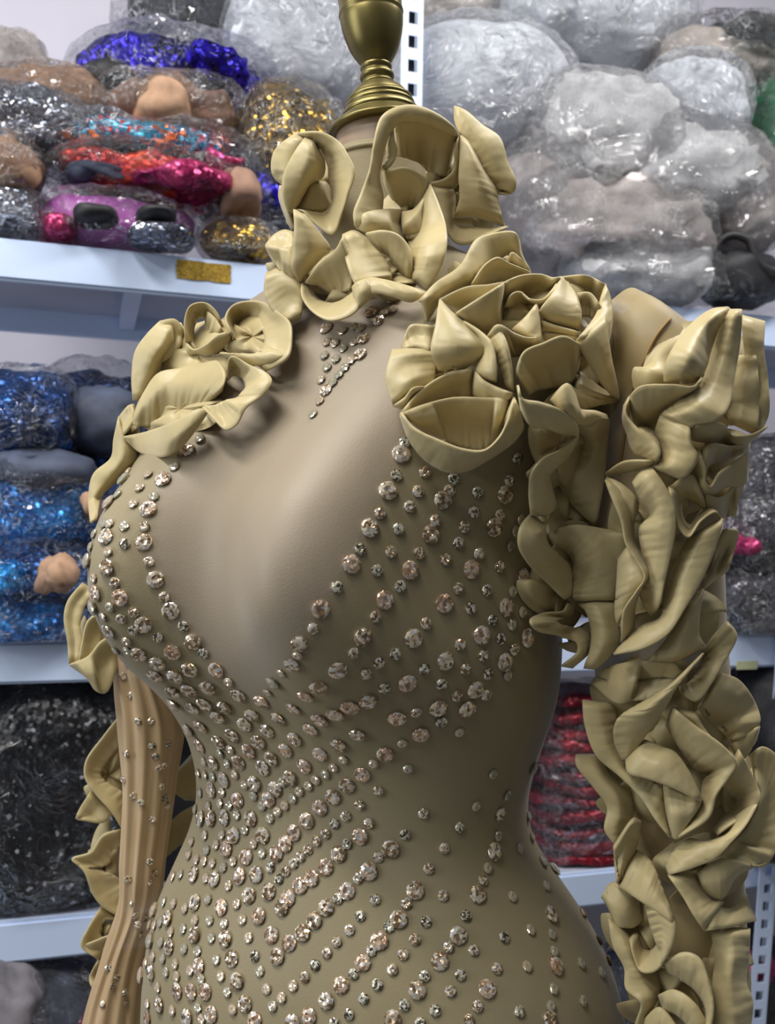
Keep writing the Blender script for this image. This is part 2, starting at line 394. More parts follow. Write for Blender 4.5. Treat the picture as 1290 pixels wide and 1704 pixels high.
bag('fabric_bag', 'orchid pink satin with two black patches wrapped in plastic', 'bag', 196, 374, 122, 42, 0.045, 0.075, C_MAG, Z1, amp=0.006, fr=16,
    items=[(0, 0, 1, 1, 0, C_MAG), (-0.30, -0.18, 0.27, 0.36, -0.64, C_BLACK), (0.52, -0.22, 0.26, 0.34, -0.64, C_BLACK), (0.6, 0.5, 0.42, 0.36, -0.62, S_SILVER), (-0.8, 0.35, 0.25, 0.5, -0.4, S_PINK)], fscale=1.06)
bag('fabric_bag', 'gold and silver sequin cloth in plastic beside the collar rosettes', 'bag', 482, 250, 82, 82, 0.10, 0.10, S_GOLD, None, amp=0.012)
bag('fabric_bag', 'dark violet cloth bundle in plastic below the large gold sequin bag', 'bag', 452, 345, 55, 55, 0.12, 0.08, C_STEEL, Z1, items=[(0, 0, 1, 1, 0, C_STEEL), (-0.3, -0.3, 0.5, 0.5, -0.6, S_VIOLET)])
bag('fabric_bag', 'small gold sequin pouch lying on the top shelf edge', 'bag', 398, 404, 62, 26, 0.03, 0.05, S_GOLD, Z1, amp=0.006, famp=0.008)
# -- top shelf, right of the post
G_W = 'white padding bags on the right of the top shelf'
bag('padding_bag', 'large smooth white padding bag right of the brass finial', 'bag', 800, 165, 150, 108, 0.12, 0.13, C_WHITE, None, FILM_MILK, amp=0.008, famp=0.008, fr=12, power=0.85, group=G_W)
bag('padding_bag', 'white padding bag at the top edge of the right pile', 'bag', 985, 45, 165, 80, 0.20, 0.13, C_WHITE, None, FILM_MILK, amp=0.014, group=G_W)
bag('padding_bag', 'wrinkled ivory cloth bag at the top right of the right pile', 'bag', 1195, 105, 125, 44, 0.12, 0.12, C_IVORY, None, amp=0.012, items=[(0, 0.1, 1, 0.9, 0, C_IVORY), (0.3, -0.7, 0.55, 0.35, -0.2, C_BLACK)])
bag('padding_bag', 'pale beige cloth bag along the top of the pile behind the white bags', 'bag', 760, 25, 110, 55, 0.28, 0.1, C_IVORY, None, FILM_MILK)
bag('padding_bag', 'round white puff in clear plastic in the middle of the right pile', 'bag', 1140, 190, 82, 78, 0.08, 0.11, C_WHITE, None, FILM_MILK, amp=0.008, group=G_W)
bag('fabric_bag', 'pale grey gauze in crinkled plastic left of the white puff', 'bag', 985, 235, 140, 88, 0.08, 0.12, C_GREYCL, None, FILM_CRISP, amp=0.016)
bag('fabric_bag', 'silvery gauze in crinkled plastic below the white puff', 'bag', 1130, 300, 140, 78, 0.06, 0.11, C_GREYCL, None, FILM_CRISP, amp=0.018, famp=0.02)
bag('fabric_bag', 'taupe gauze bundle in crinkled plastic above the shelf edge at right', 'bag', 1010, 385, 175, 72, 0.06, 0.11, C_TAUPE, None, FILM_CRISP, amp=0.02, famp=0.02)
bag('fabric_bag', 'mauve gauze in plastic beside the right collar rosette', 'bag', 885, 330, 75, 90, 0.10, 0.11, C_TAUPE, None, FILM_CRISP, amp=0.014, famp=0.02)
bag('fabric_bag', 'greyish cloth in crumpled plastic lying on the right of the top shelf', 'bag', 1065, 455, 130, 50, 0.045, 0.08, C_GREYCL, Z1, FILM_CRISP, amp=0.014, famp=0.018)
bag('fabric_bag', 'crumpled clear plastic bag at the right edge of the pile', 'bag', 1225, 330, 70, 85, 0.05, 0.08, C_TAUPE, None, FILM_CRISP, amp=0.016, famp=0.022)
bag('fabric_bag', 'green cloth bag at the right edge of the top shelf', 'bag', 1300, 235, 50, 110, 0.03, 0.09, C_GREEN, None, FILM, amp=0.01)
hb = bag('black_handbag', 'black bag with a looped strap at the right end of the top shelf', 'bag', 1235, 470, 72, 44, 0.02, 0.06, C_BLACK, Z1, FILM_BLACK, amp=0.006, content='bag_body', fscale=1.04, famp=0.008)
pts = [(1195, 455), (1192, 410), (1215, 392), (1245, 400), (1262, 435), (1290, 452), (1312, 440)]
# -- middle shelf, left
G_B = 'blue sequin bags on the left of the middle shelf'
bag('fabric_bag', 'dark blue sequin bag with a grey centre at the back of the middle shelf', 'bag', 165, 690, 85, 78, 0.17, 0.11, S_NAVY, None, items=[(0, 0, 1, 1, 0, S_NAVY), (0.1, 0.12, 0.62, 0.62, -0.7, C_STEEL)], group=G_B, film_m=FILM_BLUE)
bag('fabric_bag', 'navy sequin bag at the left picture edge of the middle shelf', 'bag', 42, 695, 80, 75, 0.08, 0.11, S_NAVY, None, group=G_B, film_m=FILM_BLUE)
bag('fabric_bag', 'bright azure sequin cloth in plastic in the middle of the blue pile', 'bag', 62, 845, 105, 75, 0.06, 0.12, S_BLUE, None, group=G_B, film_m=FILM_BLUE, items=[(0, 0.1, 0.95, 0.9, 0, S_BLUE), (0.1, -0.75, 0.8, 0.3, -0.1, C_STEEL), (0.85, -0.0, 0.14, 0.3, -0.3, C_TAN)])
bag('fabric_bag', 'blue sequin cloth with a scrap of beige lining in plastic', 'bag', 70, 950, 110, 52, 0.05, 0.11, S_BLUE, None, group=G_B, film_m=FILM_BLUE, items=[(0, 0, 1, 1, 0, S_NAVY), (-0.5, 0.2, 0.5, 0.7, -0.3, S_BLUE), (0.2, 0.12, 0.22, 0.42, -0.8, C_TAN)])
bag('fabric_bag', 'azure sequin bundle lying lowest on the middle shelf', 'bag', 55, 1025, 95, 45, 0.035, 0.07, S_BLUE, Z2, group=G_B, film_m=FILM_BLUE)
bag('fabric_bag', 'steel-blue cloth in plastic beside the blue pile on the middle shelf', 'bag', 175, 830, 70, 90, 0.15, 0.1, S_NAVY, None, FILM_DULL)
bag('fabric_bag', 'deep blue bundle at the back of the middle shelf behind the torso', 'bag', 175, 985, 70, 85, 0.15, 0.1, S_NAVY, Z2, FILM_DULL)
# -- middle shelf, right
bag('fabric_bag', 'gunmetal sequin bag at the right picture edge under the top shelf', 'bag', 1265, 795, 85, 60, 0.10, 0.12, S_GREY, None)
bag('fabric_bag', 'silvery grey sequin bag in clear plastic beside the ruffled sleeve', 'bag', 1262, 890, 90, 62, 0.06, 0.12, S_GREY, None, items=[(0, 0, 1, 1, 0, S_GREY), (-0.62, 0.25, 0.12, 0.22, -0.6, S_PINK)])
bag('fabric_bag', 'dark grey sequin bundle lying on the middle shelf at right', 'bag', 1262, 1000, 95, 58, 0.045, 0.09, S_GREY, Z2 - 0.006)
# -- lower shelf
bag('fabric_bag', 'big black sequin bag in plastic on the left of the lower shelf', 'bag', 85, 1320, 170, 205, 0.12, 0.14, S_BLACK, Z3, film_m=FILM_BLACK, amp=0.010, famp=0.016, fscale=1.03, power=0.6)
bag('fabric_bag', 'black cloth bag on the lower shelf under the left sleeve', 'bag', 300, 1330, 110, 190, 0.2, 0.12, C_BLACK, Z3, film_m=None)
bag('fabric_bag', 'black cloth bag in shiny plastic at the right edge of the lower shelf', 'bag', 1290, 1200, 75, 90, 0.06, 0.12, C_BLACK, None, film_m=FILM_BLACK)
bag('fabric_bag', 'black bundle lying at the right end of the lower shelf', 'bag', 1270, 1350, 100, 95, 0.06, 0.12, C_BLACK, Z3 - 0.01, film_m=FILM_BLACK)
# folded wine-red cloth: every fold a part
e = empty('folded_cloth_stack', at(970, 1440, front_d(970) + 0.06), 'stack of folded wine-red sequin cloth behind the waist', 'cloth stack')
d = front_d(970) + 0.12
for k in range(13):
    py = 1428 - k * 22.5
    wob = 14 * math.sin(k * 2.1)
    G = blob(40, 14, at(985 + wob * 0.6, py, d), (0.125 - 0.0025 * k, 0.085, 0.0128), 60 + k, 0.0035, 34, 0.6)
    G[:, :, 2] += 0.004 * np.sin(G[:, :, 0] * 40 + k * 1.7)
    adopt(link('fold', grid_mesh('fold', G, True), S_WINE), e)
G = blob(60, 36, at(985, 1290, d), (0.135, 0.095, 0.165), 77.7, 0.010, 22, 0.6, True)
adopt(link('plastic_film', grid_mesh('plastic_film', G, True), FILM_DULL), e)
# -- lowest pile under the bottom beam
bag('fabric_bag', 'smoky grey gauze bag in crinkled plastic at the bottom left corner', 'bag', 45, 1690, 110, 85, 0.05, 0.12, C_GREYCL, None, FILM, items=[(0, 0, 1, 1, 0, C_STEEL), (-0.3, -0.2, 0.5, 0.7, -0.5, C_SMOKE)])
bag('fabric_bag', 'dim pink and mauve cloth bag at the bottom beside the left sleeve', 'bag', 165, 1680, 70, 80, 0.09, 0.1, S_PINK, None, FILM, items=[(0, 0, 1, 1, 0, C_TAUPE), (-0.1, 0.2, 0.45, 0.4, -0.6, S_PINK)])
bag('fabric_bag', 'black cloth bag under the bottom beam at right', 'bag', 1180, 1660, 130, 140, 0.14, 0.12, C_BLACK, None, FILM_BLACK)
bag('fabric_bag', 'pink sequin bundle low at the right behind the sleeve', 'bag', 1060, 1640, 60, 60, 0.10, 0.08, S_PINK, None, FILM, items=[(0, 0, 1, 1, 0, C_STEEL), (0.2, 0.2, 0.5, 0.5, -0.6, S_PINK)])
bag('fabric_bag', 'dim magenta cloth bundle beside the slanting perforated post', 'bag', 1240, 1600, 34, 30, 0.06, 0.05, S_PINK, None, None)
# strap of the black handbag
def tube_mesh(name, P, rad, sides=8):
    P = [Vector(p) for p in P]; vs = []; fs = []
    for i, p in enumerate(P):
        t = (P[min(i + 1, len(P) - 1)] - P[max(i - 1, 0)]).normalized()
        a = t.cross(Vector((0.13, 0.9, 0.2))).normalized(); b = t.cross(a)
        rr = rad(i / (len(P) - 1)) if callable(rad) else rad
        for k in range(sides):
            q = 2 * math.pi * k / sides
            vs.append(p + (a * math.cos(q) + b * math.sin(q)) * rr)
    for i in range(len(P) - 1):
        for k in range(sides):
            fs.append((i * sides + k, i * sides + (k + 1) % sides, (i + 1) * sides + (k + 1) % sides, (i + 1) * sides + k))
    fs.append(tuple(range(sides))[::-1]); fs.append(tuple(range((len(P) - 1) * sides, len(P) * sides)))
    return mesh(name, vs, fs)
sp = spline(pts, 40)
adopt(link('strap', tube_mesh('strap', [at(p[0], p[1], front_d(1235) - 0.03) for p in sp], 0.007), C_BLACK), hb)

# ================================================================== the dress form and the gown
D0 = 0.80                                   # distance of the torso's axis from the eye
TH = math.radians(30)                       # the form faces this far to the left of the camera
LAT = Vector((math.cos(TH), -math.sin(TH), 0)); FWD = Vector((-math.sin(TH), -math.cos(TH), 0))
# rows: height on the axis (px), silhouette left / right (px), depth ratio b/a, bust push (m), superellipse power
ROWS = [
 (215, 552, 712, 0.98, 0, 2.0), (300, 548, 718, 0.98, 0, 2.0), (380, 535, 735, 0.95, 0, 2.0), (430, 512, 765, 0.86, 0, 2.0),
 (470, 455, 835, 0.66, 0, 2.0), (500, 396, 910, 0.54, 0, 2.1), (535, 340, 990, 0.48, 0, 2.2), (575, 295, 1050, 0.47, 0.002, 2.3),
 (620, 268, 1070, 0.50, 0.004, 2.3), (700, 250, 1025, 0.56, 0.012, 2.3), (780, 215, 965, 0.62, 0.026, 2.3), (860, 168, 935, 0.66, 0.045, 2.3),
 (930, 146, 925, 0.68, 0.058, 2.3), (990, 150, 930, 0.68, 0.058, 2.3), (1040, 172, 936, 0.68, 0.048, 2.3), (1090, 205, 935, 0.69, 0.032, 2.3), (1150, 262, 928, 0.70, 0.014, 2.3),
 (1210, 302, 908, 0.71, 0.004, 2.3), (1270, 322, 888, 0.72, 0, 2.3), (1325, 327, 878, 0.73, 0, 2.3), (1385, 315, 893, 0.74, 0, 2.3), (1450, 287, 940, 0.74, 0, 2.3),
 (1530, 254, 998, 0.74, 0, 2.3), (1620, 238, 1035, 0.75, 0, 2.3), (1704, 233, 1047, 0.76, 0, 2.3), (1850, 240, 1050, 0.76, 0, 2.3), (2050, 300, 980, 0.7, 0, 2.3)]
NS = 128
tt = np.linspace(0, 2 * np.pi, NS, endpoint=False)
def section(row):
    py, xl, xr, ba, push, pw = row
    z = (HY - py) / F * D0
    c, s = np.cos(tt), np.sin(tt)
    cx, a = 0.0, 0.15
    for it in range(60):
        u = a * np.sign(c) * np.abs(c) ** (2 / pw); v = a * ba * np.sign(s) * np.abs(s) ** (2 / pw)
        if push:
            u0, w = 0.078, 0.056
            front = np.clip(s * 3, 0, 1)
            v = v + front * push * (np.exp(-((u - u0) / w) ** 2) + np.exp(-((u + u0) / w) ** 2))
            u = u * (1 + 0.25 * push * front)
        X = cx + LAT.x * u + FWD.x * v; Y = D0 + LAT.y * u + FWD.y * v
        p = X / Y * F + HX
        l, r = p.min(), p.max()
        a *= 1 + 0.7 * ((xr - xl) / (r - l) - 1)
        cx += 0.7 * ((xl + xr) / 2 - (l + r) / 2) * D0 / F
    return np.stack([X, Y, np.full(NS, ZC + z)], 1), a, cx
SEC = []
INFO = []
for r in ROWS:
    g_, a_, cx_ = section(r); SEC.append(g_); INFO.append((r[0], round(a_, 3), round(cx_, 3)))
SEC = np.array(SEC)                                   # rows, NS, 3
zz = np.array([-s[0, 2] for s in SEC])
T = np.linspace(zz[0], zz[-1], 190)
BODY = hermite(zz, SEC.reshape(len(ROWS), -1), T).reshape(len(T), NS, 3)
BODY = BODY.transpose(1, 0, 2)                        # around, down
def smooth_rows(G, it=2):
    for _ in range(it):
        G = G.copy(); G[:, 1:-1] = 0.5 * G[:, 1:-1] + 0.25 * (G[:, :-2] + G[:, 2:])
    return G
BODY = smooth_rows(BODY, 4)
def inset(G, d):
    "move the loft in by d along its own normals"
    du = np.roll(G, -1, 0) - np.roll(G, 1, 0)
    dv = np.gradient(G, axis=1)
    n = np.cross(du, dv); n /= np.linalg.norm(n, axis=2, keepdims=True) + 1e-9
    c = G.mean(axis=0, keepdims=True)
    sgn = np.sign(np.sum(n * (G - c), axis=2, keepdims=True)); sgn[sgn == 0] = 1
    return G - n * sgn * d
def bvh_of(G):
    n, m = G.shape[:2]
    vs = [Vector(p) for p in G.reshape(-1, 3)]
    fs = []
    for i in range(n):
        for j in range(m - 1):
            a = i * m + j; b = ((i + 1) % n) * m + j
            fs.append((a, b, b + 1, a + 1))
    return BVHTree.FromPolygons(vs, fs)
BV_BODY = bvh_of(BODY)
EYE = Vector((0, 0, ZC))
def hit(bv, px, py):
    d = at(px, py, 1.0) - EYE
    h = bv.ray_cast(EYE, d.normalized())
    return h
def base_depth(bv, px, py, anchor, lim=0.10):
    "depth of the surface under a pixel; off the silhouette walk back towards the anchor pixel"
    ha = hit(bv, *anchor); da = ha[0].y
    for k in range(0, 41):
        t = k / 40
        h = hit(bv, px + (anchor[0] - px) * t, py + (anchor[1] - py) * t)
        if h[0] is not None:
            return max(min(h[0].y, da + lim), da - lim)
    return da

# materials of form and gown
m = NT('dress_form_skin'); tc = m.n('ShaderNodeTexCoord')
m.p.inputs['Base Color'].default_value = (*srgb(150, 128, 104), 1); m.p.inputs['Roughness'].default_value = 0.35
FORM_M = m.mat
m = NT('nude_stretch_mesh'); tc = m.n('ShaderNodeTexCoord')
no = m.n('ShaderNodeTexNoise', i_Scale=7.0, i_Detail=3.0); m.l(tc.outputs['Object'], no.inputs['Vector'])
r = m.ramp(no.outputs[0], [(0.3, srgb(143, 131, 99)), (0.7, srgb(157, 144, 114))])
r2 = m.ramp(no.outputs[0], [(0.3, srgb(150, 136, 114)), (0.7, srgb(160, 146, 127))])
an = m.n('ShaderNodeAttribute', attribute_name='illusion_panel')
mx = m.n('ShaderNodeMixRGB'); m.l(an.outputs['Fac'], mx.inputs[0]); m.l(r.outputs[0], mx.inputs[1]); m.l(r2.outputs[0], mx.inputs[2])
wv = m.n('ShaderNodeTexVoronoi', i_Scale=700.0); m.l(tc.outputs['Object'], wv.inputs['Vector'])
m.l(mx.outputs[0], m.p.inputs['Base Color'])
m.p.inputs['Roughness'].default_value = 0.5; m.p.inputs['Sheen Weight'].default_value = 0.2; m.p.inputs['Sheen Roughness'].default_value = 0.4
m.p.inputs['Specular IOR Level'].default_value = 0.28
mr = m.n('ShaderNodeMapRange'); m.l(an.outputs['Fac'], mr.inputs[0]); mr.inputs[3].default_value = 0.5; mr.inputs[4].default_value = 0.46; m.l(mr.outputs[0], m.p.inputs['Roughness'])
m.bump(wv.outputs['Distance'], 0.12, 0.0006)
MESH_M = m.mat
m = NT('antique_brass'); tc = m.n('ShaderNodeTexCoord')
no = m.n('ShaderNodeTexNoise', i_Scale=25.0, i_Detail=5.0); m.l(tc.outputs['Object'], no.inputs['Vector'])
r = m.ramp(no.outputs[0], [(0.3, srgb(102, 91, 52)), (0.7, srgb(130, 118, 70))]); m.l(r.outputs[0], m.p.inputs['Base Color'])
m.p.inputs['Metallic'].default_value = 0.75; m.p.inputs['Roughness'].default_value = 0.36
BRASS = m.mat

form = empty('dress_form', (0, D0, 0.0), 'nude dress form with a turned brass finial wearing the gown', 'mannequin')
Gf = inset(BODY, 0.004)
me = grid_mesh('torso', Gf, True)
bmf = bmesh.new(); bmf.from_mesh(me); bmesh.ops.holes_fill(bmf, edges=[e_ for e_ in bmf.edges if e_.is_boundary], sides=0); bmesh.ops.recalc_face_normals(bmf, faces=bmf.faces[:]); bmf.to_mesh(me); bmf.free()
adopt(link('torso', me, FORM_M), form)
adopt(link('stand_pole', tube_mesh('stand_pole', [(0.0, D0, 0.02), (0.0, D0, 0.75)], 0.018, 16), BRASS), form)
adopt(link('stand_base', tube_mesh('stand_base', [(0.0, D0, 0.0), (0.0, D0, 0.012), (0, D0, 0.03)], lambda t: 0.17 - 0.14 * max(0, t - 0.5) * 2, 40), BRASS), form)
# brass neck cap and finial: turned profile, leaning a little to the left
def lathe(name, prof, mat, sides=56):
    vs, fs = [], []
    for (cx, py, hw) in prof:
        c = at(cx, py, D0)
        rr = hw / F * D0
        for k in range(sides):
            q = 2 * math.pi * k / sides
            vs.append((c.x + rr * math.cos(q), D0 + rr * math.sin(q), c.z + rr * math.cos(q) * 0.075))
    n = len(prof)
    for i in range(n - 1):
        for k in range(sides):
            fs.append((i * sides + k, i * sides + (k + 1) % sides, (i + 1) * sides + (k + 1) % sides, (i + 1) * sides + k))
    fs.append(tuple(range(sides))); fs.append(tuple(range((n - 1) * sides, n * sides))[::-1])
    o = link(name, mesh(name, vs, fs), mat)
    bm = bmesh.new(); bm.from_mesh(o.data); bmesh.ops.recalc_face_normals(bm, faces=bm.faces[:]); bm.to_mesh(o.data); bm.free()
    o.data.polygons.foreach_set('use_smooth', [True] * len(o.data.polygons))
    return o
def prof(rows, dens=3):
    P = spline([(b, a, 0) for a, b in rows], len(rows) * dens)        # rows: (half width, py)
    return [(616.5 + (p[0] - 10) * 0.093, p[0], p[1]) for p in P]
def prof_lin(rows):
    out = []
    for (a, b), (a2, b2) in zip(rows[:-1], rows[1:]):
        for t in (0, 0.5): out.append((a + (a2 - a) * t, b + (b2 - b) * t))
    out.append(rows[-1])
    return [(616.5 + (b - 10) * 0.093, b, a) for a, b in out]
adopt(lathe('finial', prof_lin([(30, -62), (44, -52), (50, -38), (49, -20), (53, -4), (52, 8), (52.5, 18), (54, 24), (52, 29), (52.4, 34), (51, 46), (48.5, 58), (45, 70), (40.5, 82), (35, 92), (29.5, 100), (25, 106), (23, 109)]), BRASS), form)
adopt(lathe('finial_neck', prof_lin([(22, 107), (25.5, 110), (26.5, 113.5), (25, 117), (23.5, 119.5), (26, 122), (28.5, 126), (28.5, 130), (26, 133.5), (24.5, 135), (26.5, 138), (28.5, 141), (27, 144)]), BRASS), form)
adopt(lathe('neck_cap', prof_lin([(26, 142), (33, 146), (41, 152), (47, 159), (50, 165), (55, 167.5), (56, 171), (54.5, 173.5), (58, 176), (59, 180), (57.5, 182.5), (61, 185), (64, 189.5), (65, 194), (63, 196), (68, 200), (78, 207), (87, 214), (90, 219), (88, 223), (70, 224)]), BRASS), form)

# ------------------------------------------------------------------ gown
gown = empty('evening_gown', (0, D0, 0.5), 'champagne gold evening gown with satin ruffles and crystal studs on the dress form', 'gown')
m = NT('champagne_satin'); tc = m.n('ShaderNodeTexCoord')
no = m.n('ShaderNodeTexNoise', i_Scale=16.0, i_Detail=3.0); m.l(tc.outputs['Object'], no.inputs['Vector'])
r = m.ramp(no.outputs[0], [(0.3, srgb(180, 163, 117)), (0.7, srgb(194, 178, 132))]); m.l(r.outputs[0], m.p.inputs['Base Color'])
n2 = m.n('ShaderNodeTexNoise', i_Scale=60.0, i_Detail=3.0); m.l(tc.outputs['Object'], n2.inputs['Vector'])
m.bump(n2.outputs[0], 0.10, 0.004)
m.p.inputs['Roughness'].default_value = 0.42; m.p.inputs['Sheen Weight'].default_value = 0.15
m.p.inputs['Specular IOR Level'].default_value = 0.35
SATIN = m.mat
m = NT('sheer_sleeve_mesh'); tc = m.n('ShaderNodeTexCoord')
no = m.n('ShaderNodeTexNoise', i_Scale=12.0, i_Detail=3.0); m.l(tc.outputs['Object'], no.inputs['Vector'])
r = m.ramp(no.outputs[0], [(0.3, srgb(192, 162, 120)), (0.7, srgb(212, 184, 144))]); m.l(r.outputs[0], m.p.inputs['Base Color'])
m.p.inputs['Roughness'].default_value = 0.55; m.p.inputs['Alpha'].default_value = 0.80; m.p.inputs['Sheen Weight'].default_value = 0.3
SHEER = m.mat
SHEER2 = m.mat.copy(); SHEER2.name = 'olive_sleeve_mesh'
for nd in SHEER2.node_tree.nodes:
    if nd.type == 'VALTORGB': nd.color_ramp.elements[0].color = (*srgb(158, 138, 92), 1); nd.color_ramp.elements[1].color = (*srgb(174, 153, 106), 1)
# bodice shell: follows the form from the collar seam downwards
jn = [j for j in range(BODY.shape[1]) if BODY[0, j, 2] < ZC + (HY - 262) / F * D0]
Gb = BODY[:, jn[0]:, :]
me = grid_mesh('bodice', Gb, True)
me.materials.append(MESH_M)
Vpoly = [(690, 700), (660, 760), (630, 850), (590, 935), (530, 1020), (480, 1100), (425, 1168), (380, 1140), (330, 1085), (285, 1020), (262, 965), (243, 900), (250, 840), (270, 790), (330, 730), (420, 480), (700, 430)]
def sdist(x, y, Pg):
    c = False; best = 1e9; j = len(Pg) - 1
    for i in range(len(Pg)):
        ax, ay = Pg[j]; bx_, by = Pg[i]
        if (by > y) != (ay > y) and x < (ax - bx_) * (y - by) / (ay - by) + bx_: c = not c
        dx, dy = bx_ - ax, by - ay
        t = max(0, min(1, ((x - ax) * dx + (y - ay) * dy) / (dx * dx + dy * dy)))
        best = min(best, math.hypot(x - ax - t * dx, y - ay - t * dy)); j = i
    return best if c else -best
at_ = me.attributes.new('illusion_panel', 'FLOAT', 'POINT')
vals = []
for v in me.vertices:                                  # sheer single-layer panel over the chest, lined cloth elsewhere
    q = v.co
    f_ = (q.x * FWD.x + (q.y - D0) * FWD.y) > 0.0
    vals.append(max(0, min(1, 0.5 + sdist(q.x / q.y * F + HX, HY - (q.z - ZC) / q.y * F, Vpoly) / 16)) if f_ else 0.0)
at_.data.foreach_set('value', vals)
bodice = adopt(link('bodice', me), gown)
sd = bodice.modifiers.new('thick', 'SOLIDIFY'); sd.thickness = 0.0012; sd.offset = -1
# collar seam roll
ring = [Vector(p) for p in Gb[:, 1, :]]
ring.append(ring[0])
adopt(link('collar_binding', tube_mesh('collar_binding', ring, 0.0022, 8), MESH_M), gown)

# sleeves
def tube_sleeve(name, path, mat, n=48, rows=80, pleat=0.0, nple=9, seed=1):
    "path rows: (px, py, depth, half width px, half depth m)"
    P = spline([(a, b, c, d_, e_) for (a, b, c, d_, e_) in path], rows)
    G = np.zeros((n, rows, 3))
    for j, (a, b, c, hw, hd) in enumerate(P):
        o = at(a, b, c); w = hw / F * c
        for i in range(n):
            q = 2 * math.pi * i / n
            k = 1 + pleat * (0.6 * math.sin(q * nple + 1.3 * math.sin(j * 0.05) + seed) + 1.1 * noise.noise(Vector((q * nple * 0.45, j * 0.03, seed)))) + 0.04 * noise.noise(Vector((math.cos(q) * 2, math.sin(q) * 2, j * 0.12 + seed)))
            G[i, j] = (o.x + w * math.cos(q) * k, o.y + hd * math.sin(q) * k, o.z + 0.004 * math.sin(q * 3 + j * 0.1))
    return G
GR = tube_sleeve('sleeve', [(1035, 505, 0.715, 40, 0.03), (1062, 535, 0.70, 72, 0.045), (1085, 600, 0.695, 92, 0.055), (1092, 740, 0.70, 104, 0.058), (1090, 900, 0.71, 108, 0.055), (1100, 1100, 0.72, 108, 0.05),
                            (1125, 1300, 0.72, 100, 0.045), (1145, 1500, 0.715, 92, 0.042), (1155, 1780, 0.71, 85, 0.04)], SHEER)
BV_R = bvh_of(GR)
slv = adopt(link('sleeve', grid_mesh('sleeve', GR, True), SHEER2), gown)
# armhole seam on the near shoulder
sm = []
for q in spline([(1116, 530), (1092, 560), (1070, 605), (1050, 660), (1040, 720), (1030, 790)], 40):
    ds = [h_[0].y for h_ in (hit(BV_R, q[0], q[1]), hit(BV_BODY, q[0], q[1])) if h_[0] is not None]
    if ds: sm.append(at(q[0], q[1], min(ds) - 0.0012))
adopt(link('armhole_seam', tube_mesh('armhole_seam', sm, 0.0011, 6), plain('tan_seam_thread', srgb(150, 118, 70), 0.7)), gown)
GL = tube_sleeve('sleeve', [(322, 575, 0.915, 30, 0.03), (305, 640, 0.925, 38, 0.035), (290, 740, 0.93, 36, 0.03), (268, 880, 0.925, 32, 0.03), (238, 1010, 0.90, 28, 0.03), (224, 1080, 0.888, 27, 0.03), (236, 1120, 0.885, 40, 0.03), (252, 1195, 0.885, 52, 0.03), (248, 1313, 0.885, 42, 0.026), (238, 1430, 0.885, 36, 0.024), (232, 1500, 0.885, 32, 0.022), (206, 1590, 0.88, 34, 0.024),
                            (188, 1680, 0.875, 44, 0.028), (180, 1780, 0.87, 50, 0.03)], SHEER, 96, 140, 0.10, 11)
BV_L = bvh_of(GL)
slv2 = adopt(link('sleeve', grid_mesh('sleeve', GL, True), SHEER), gown)

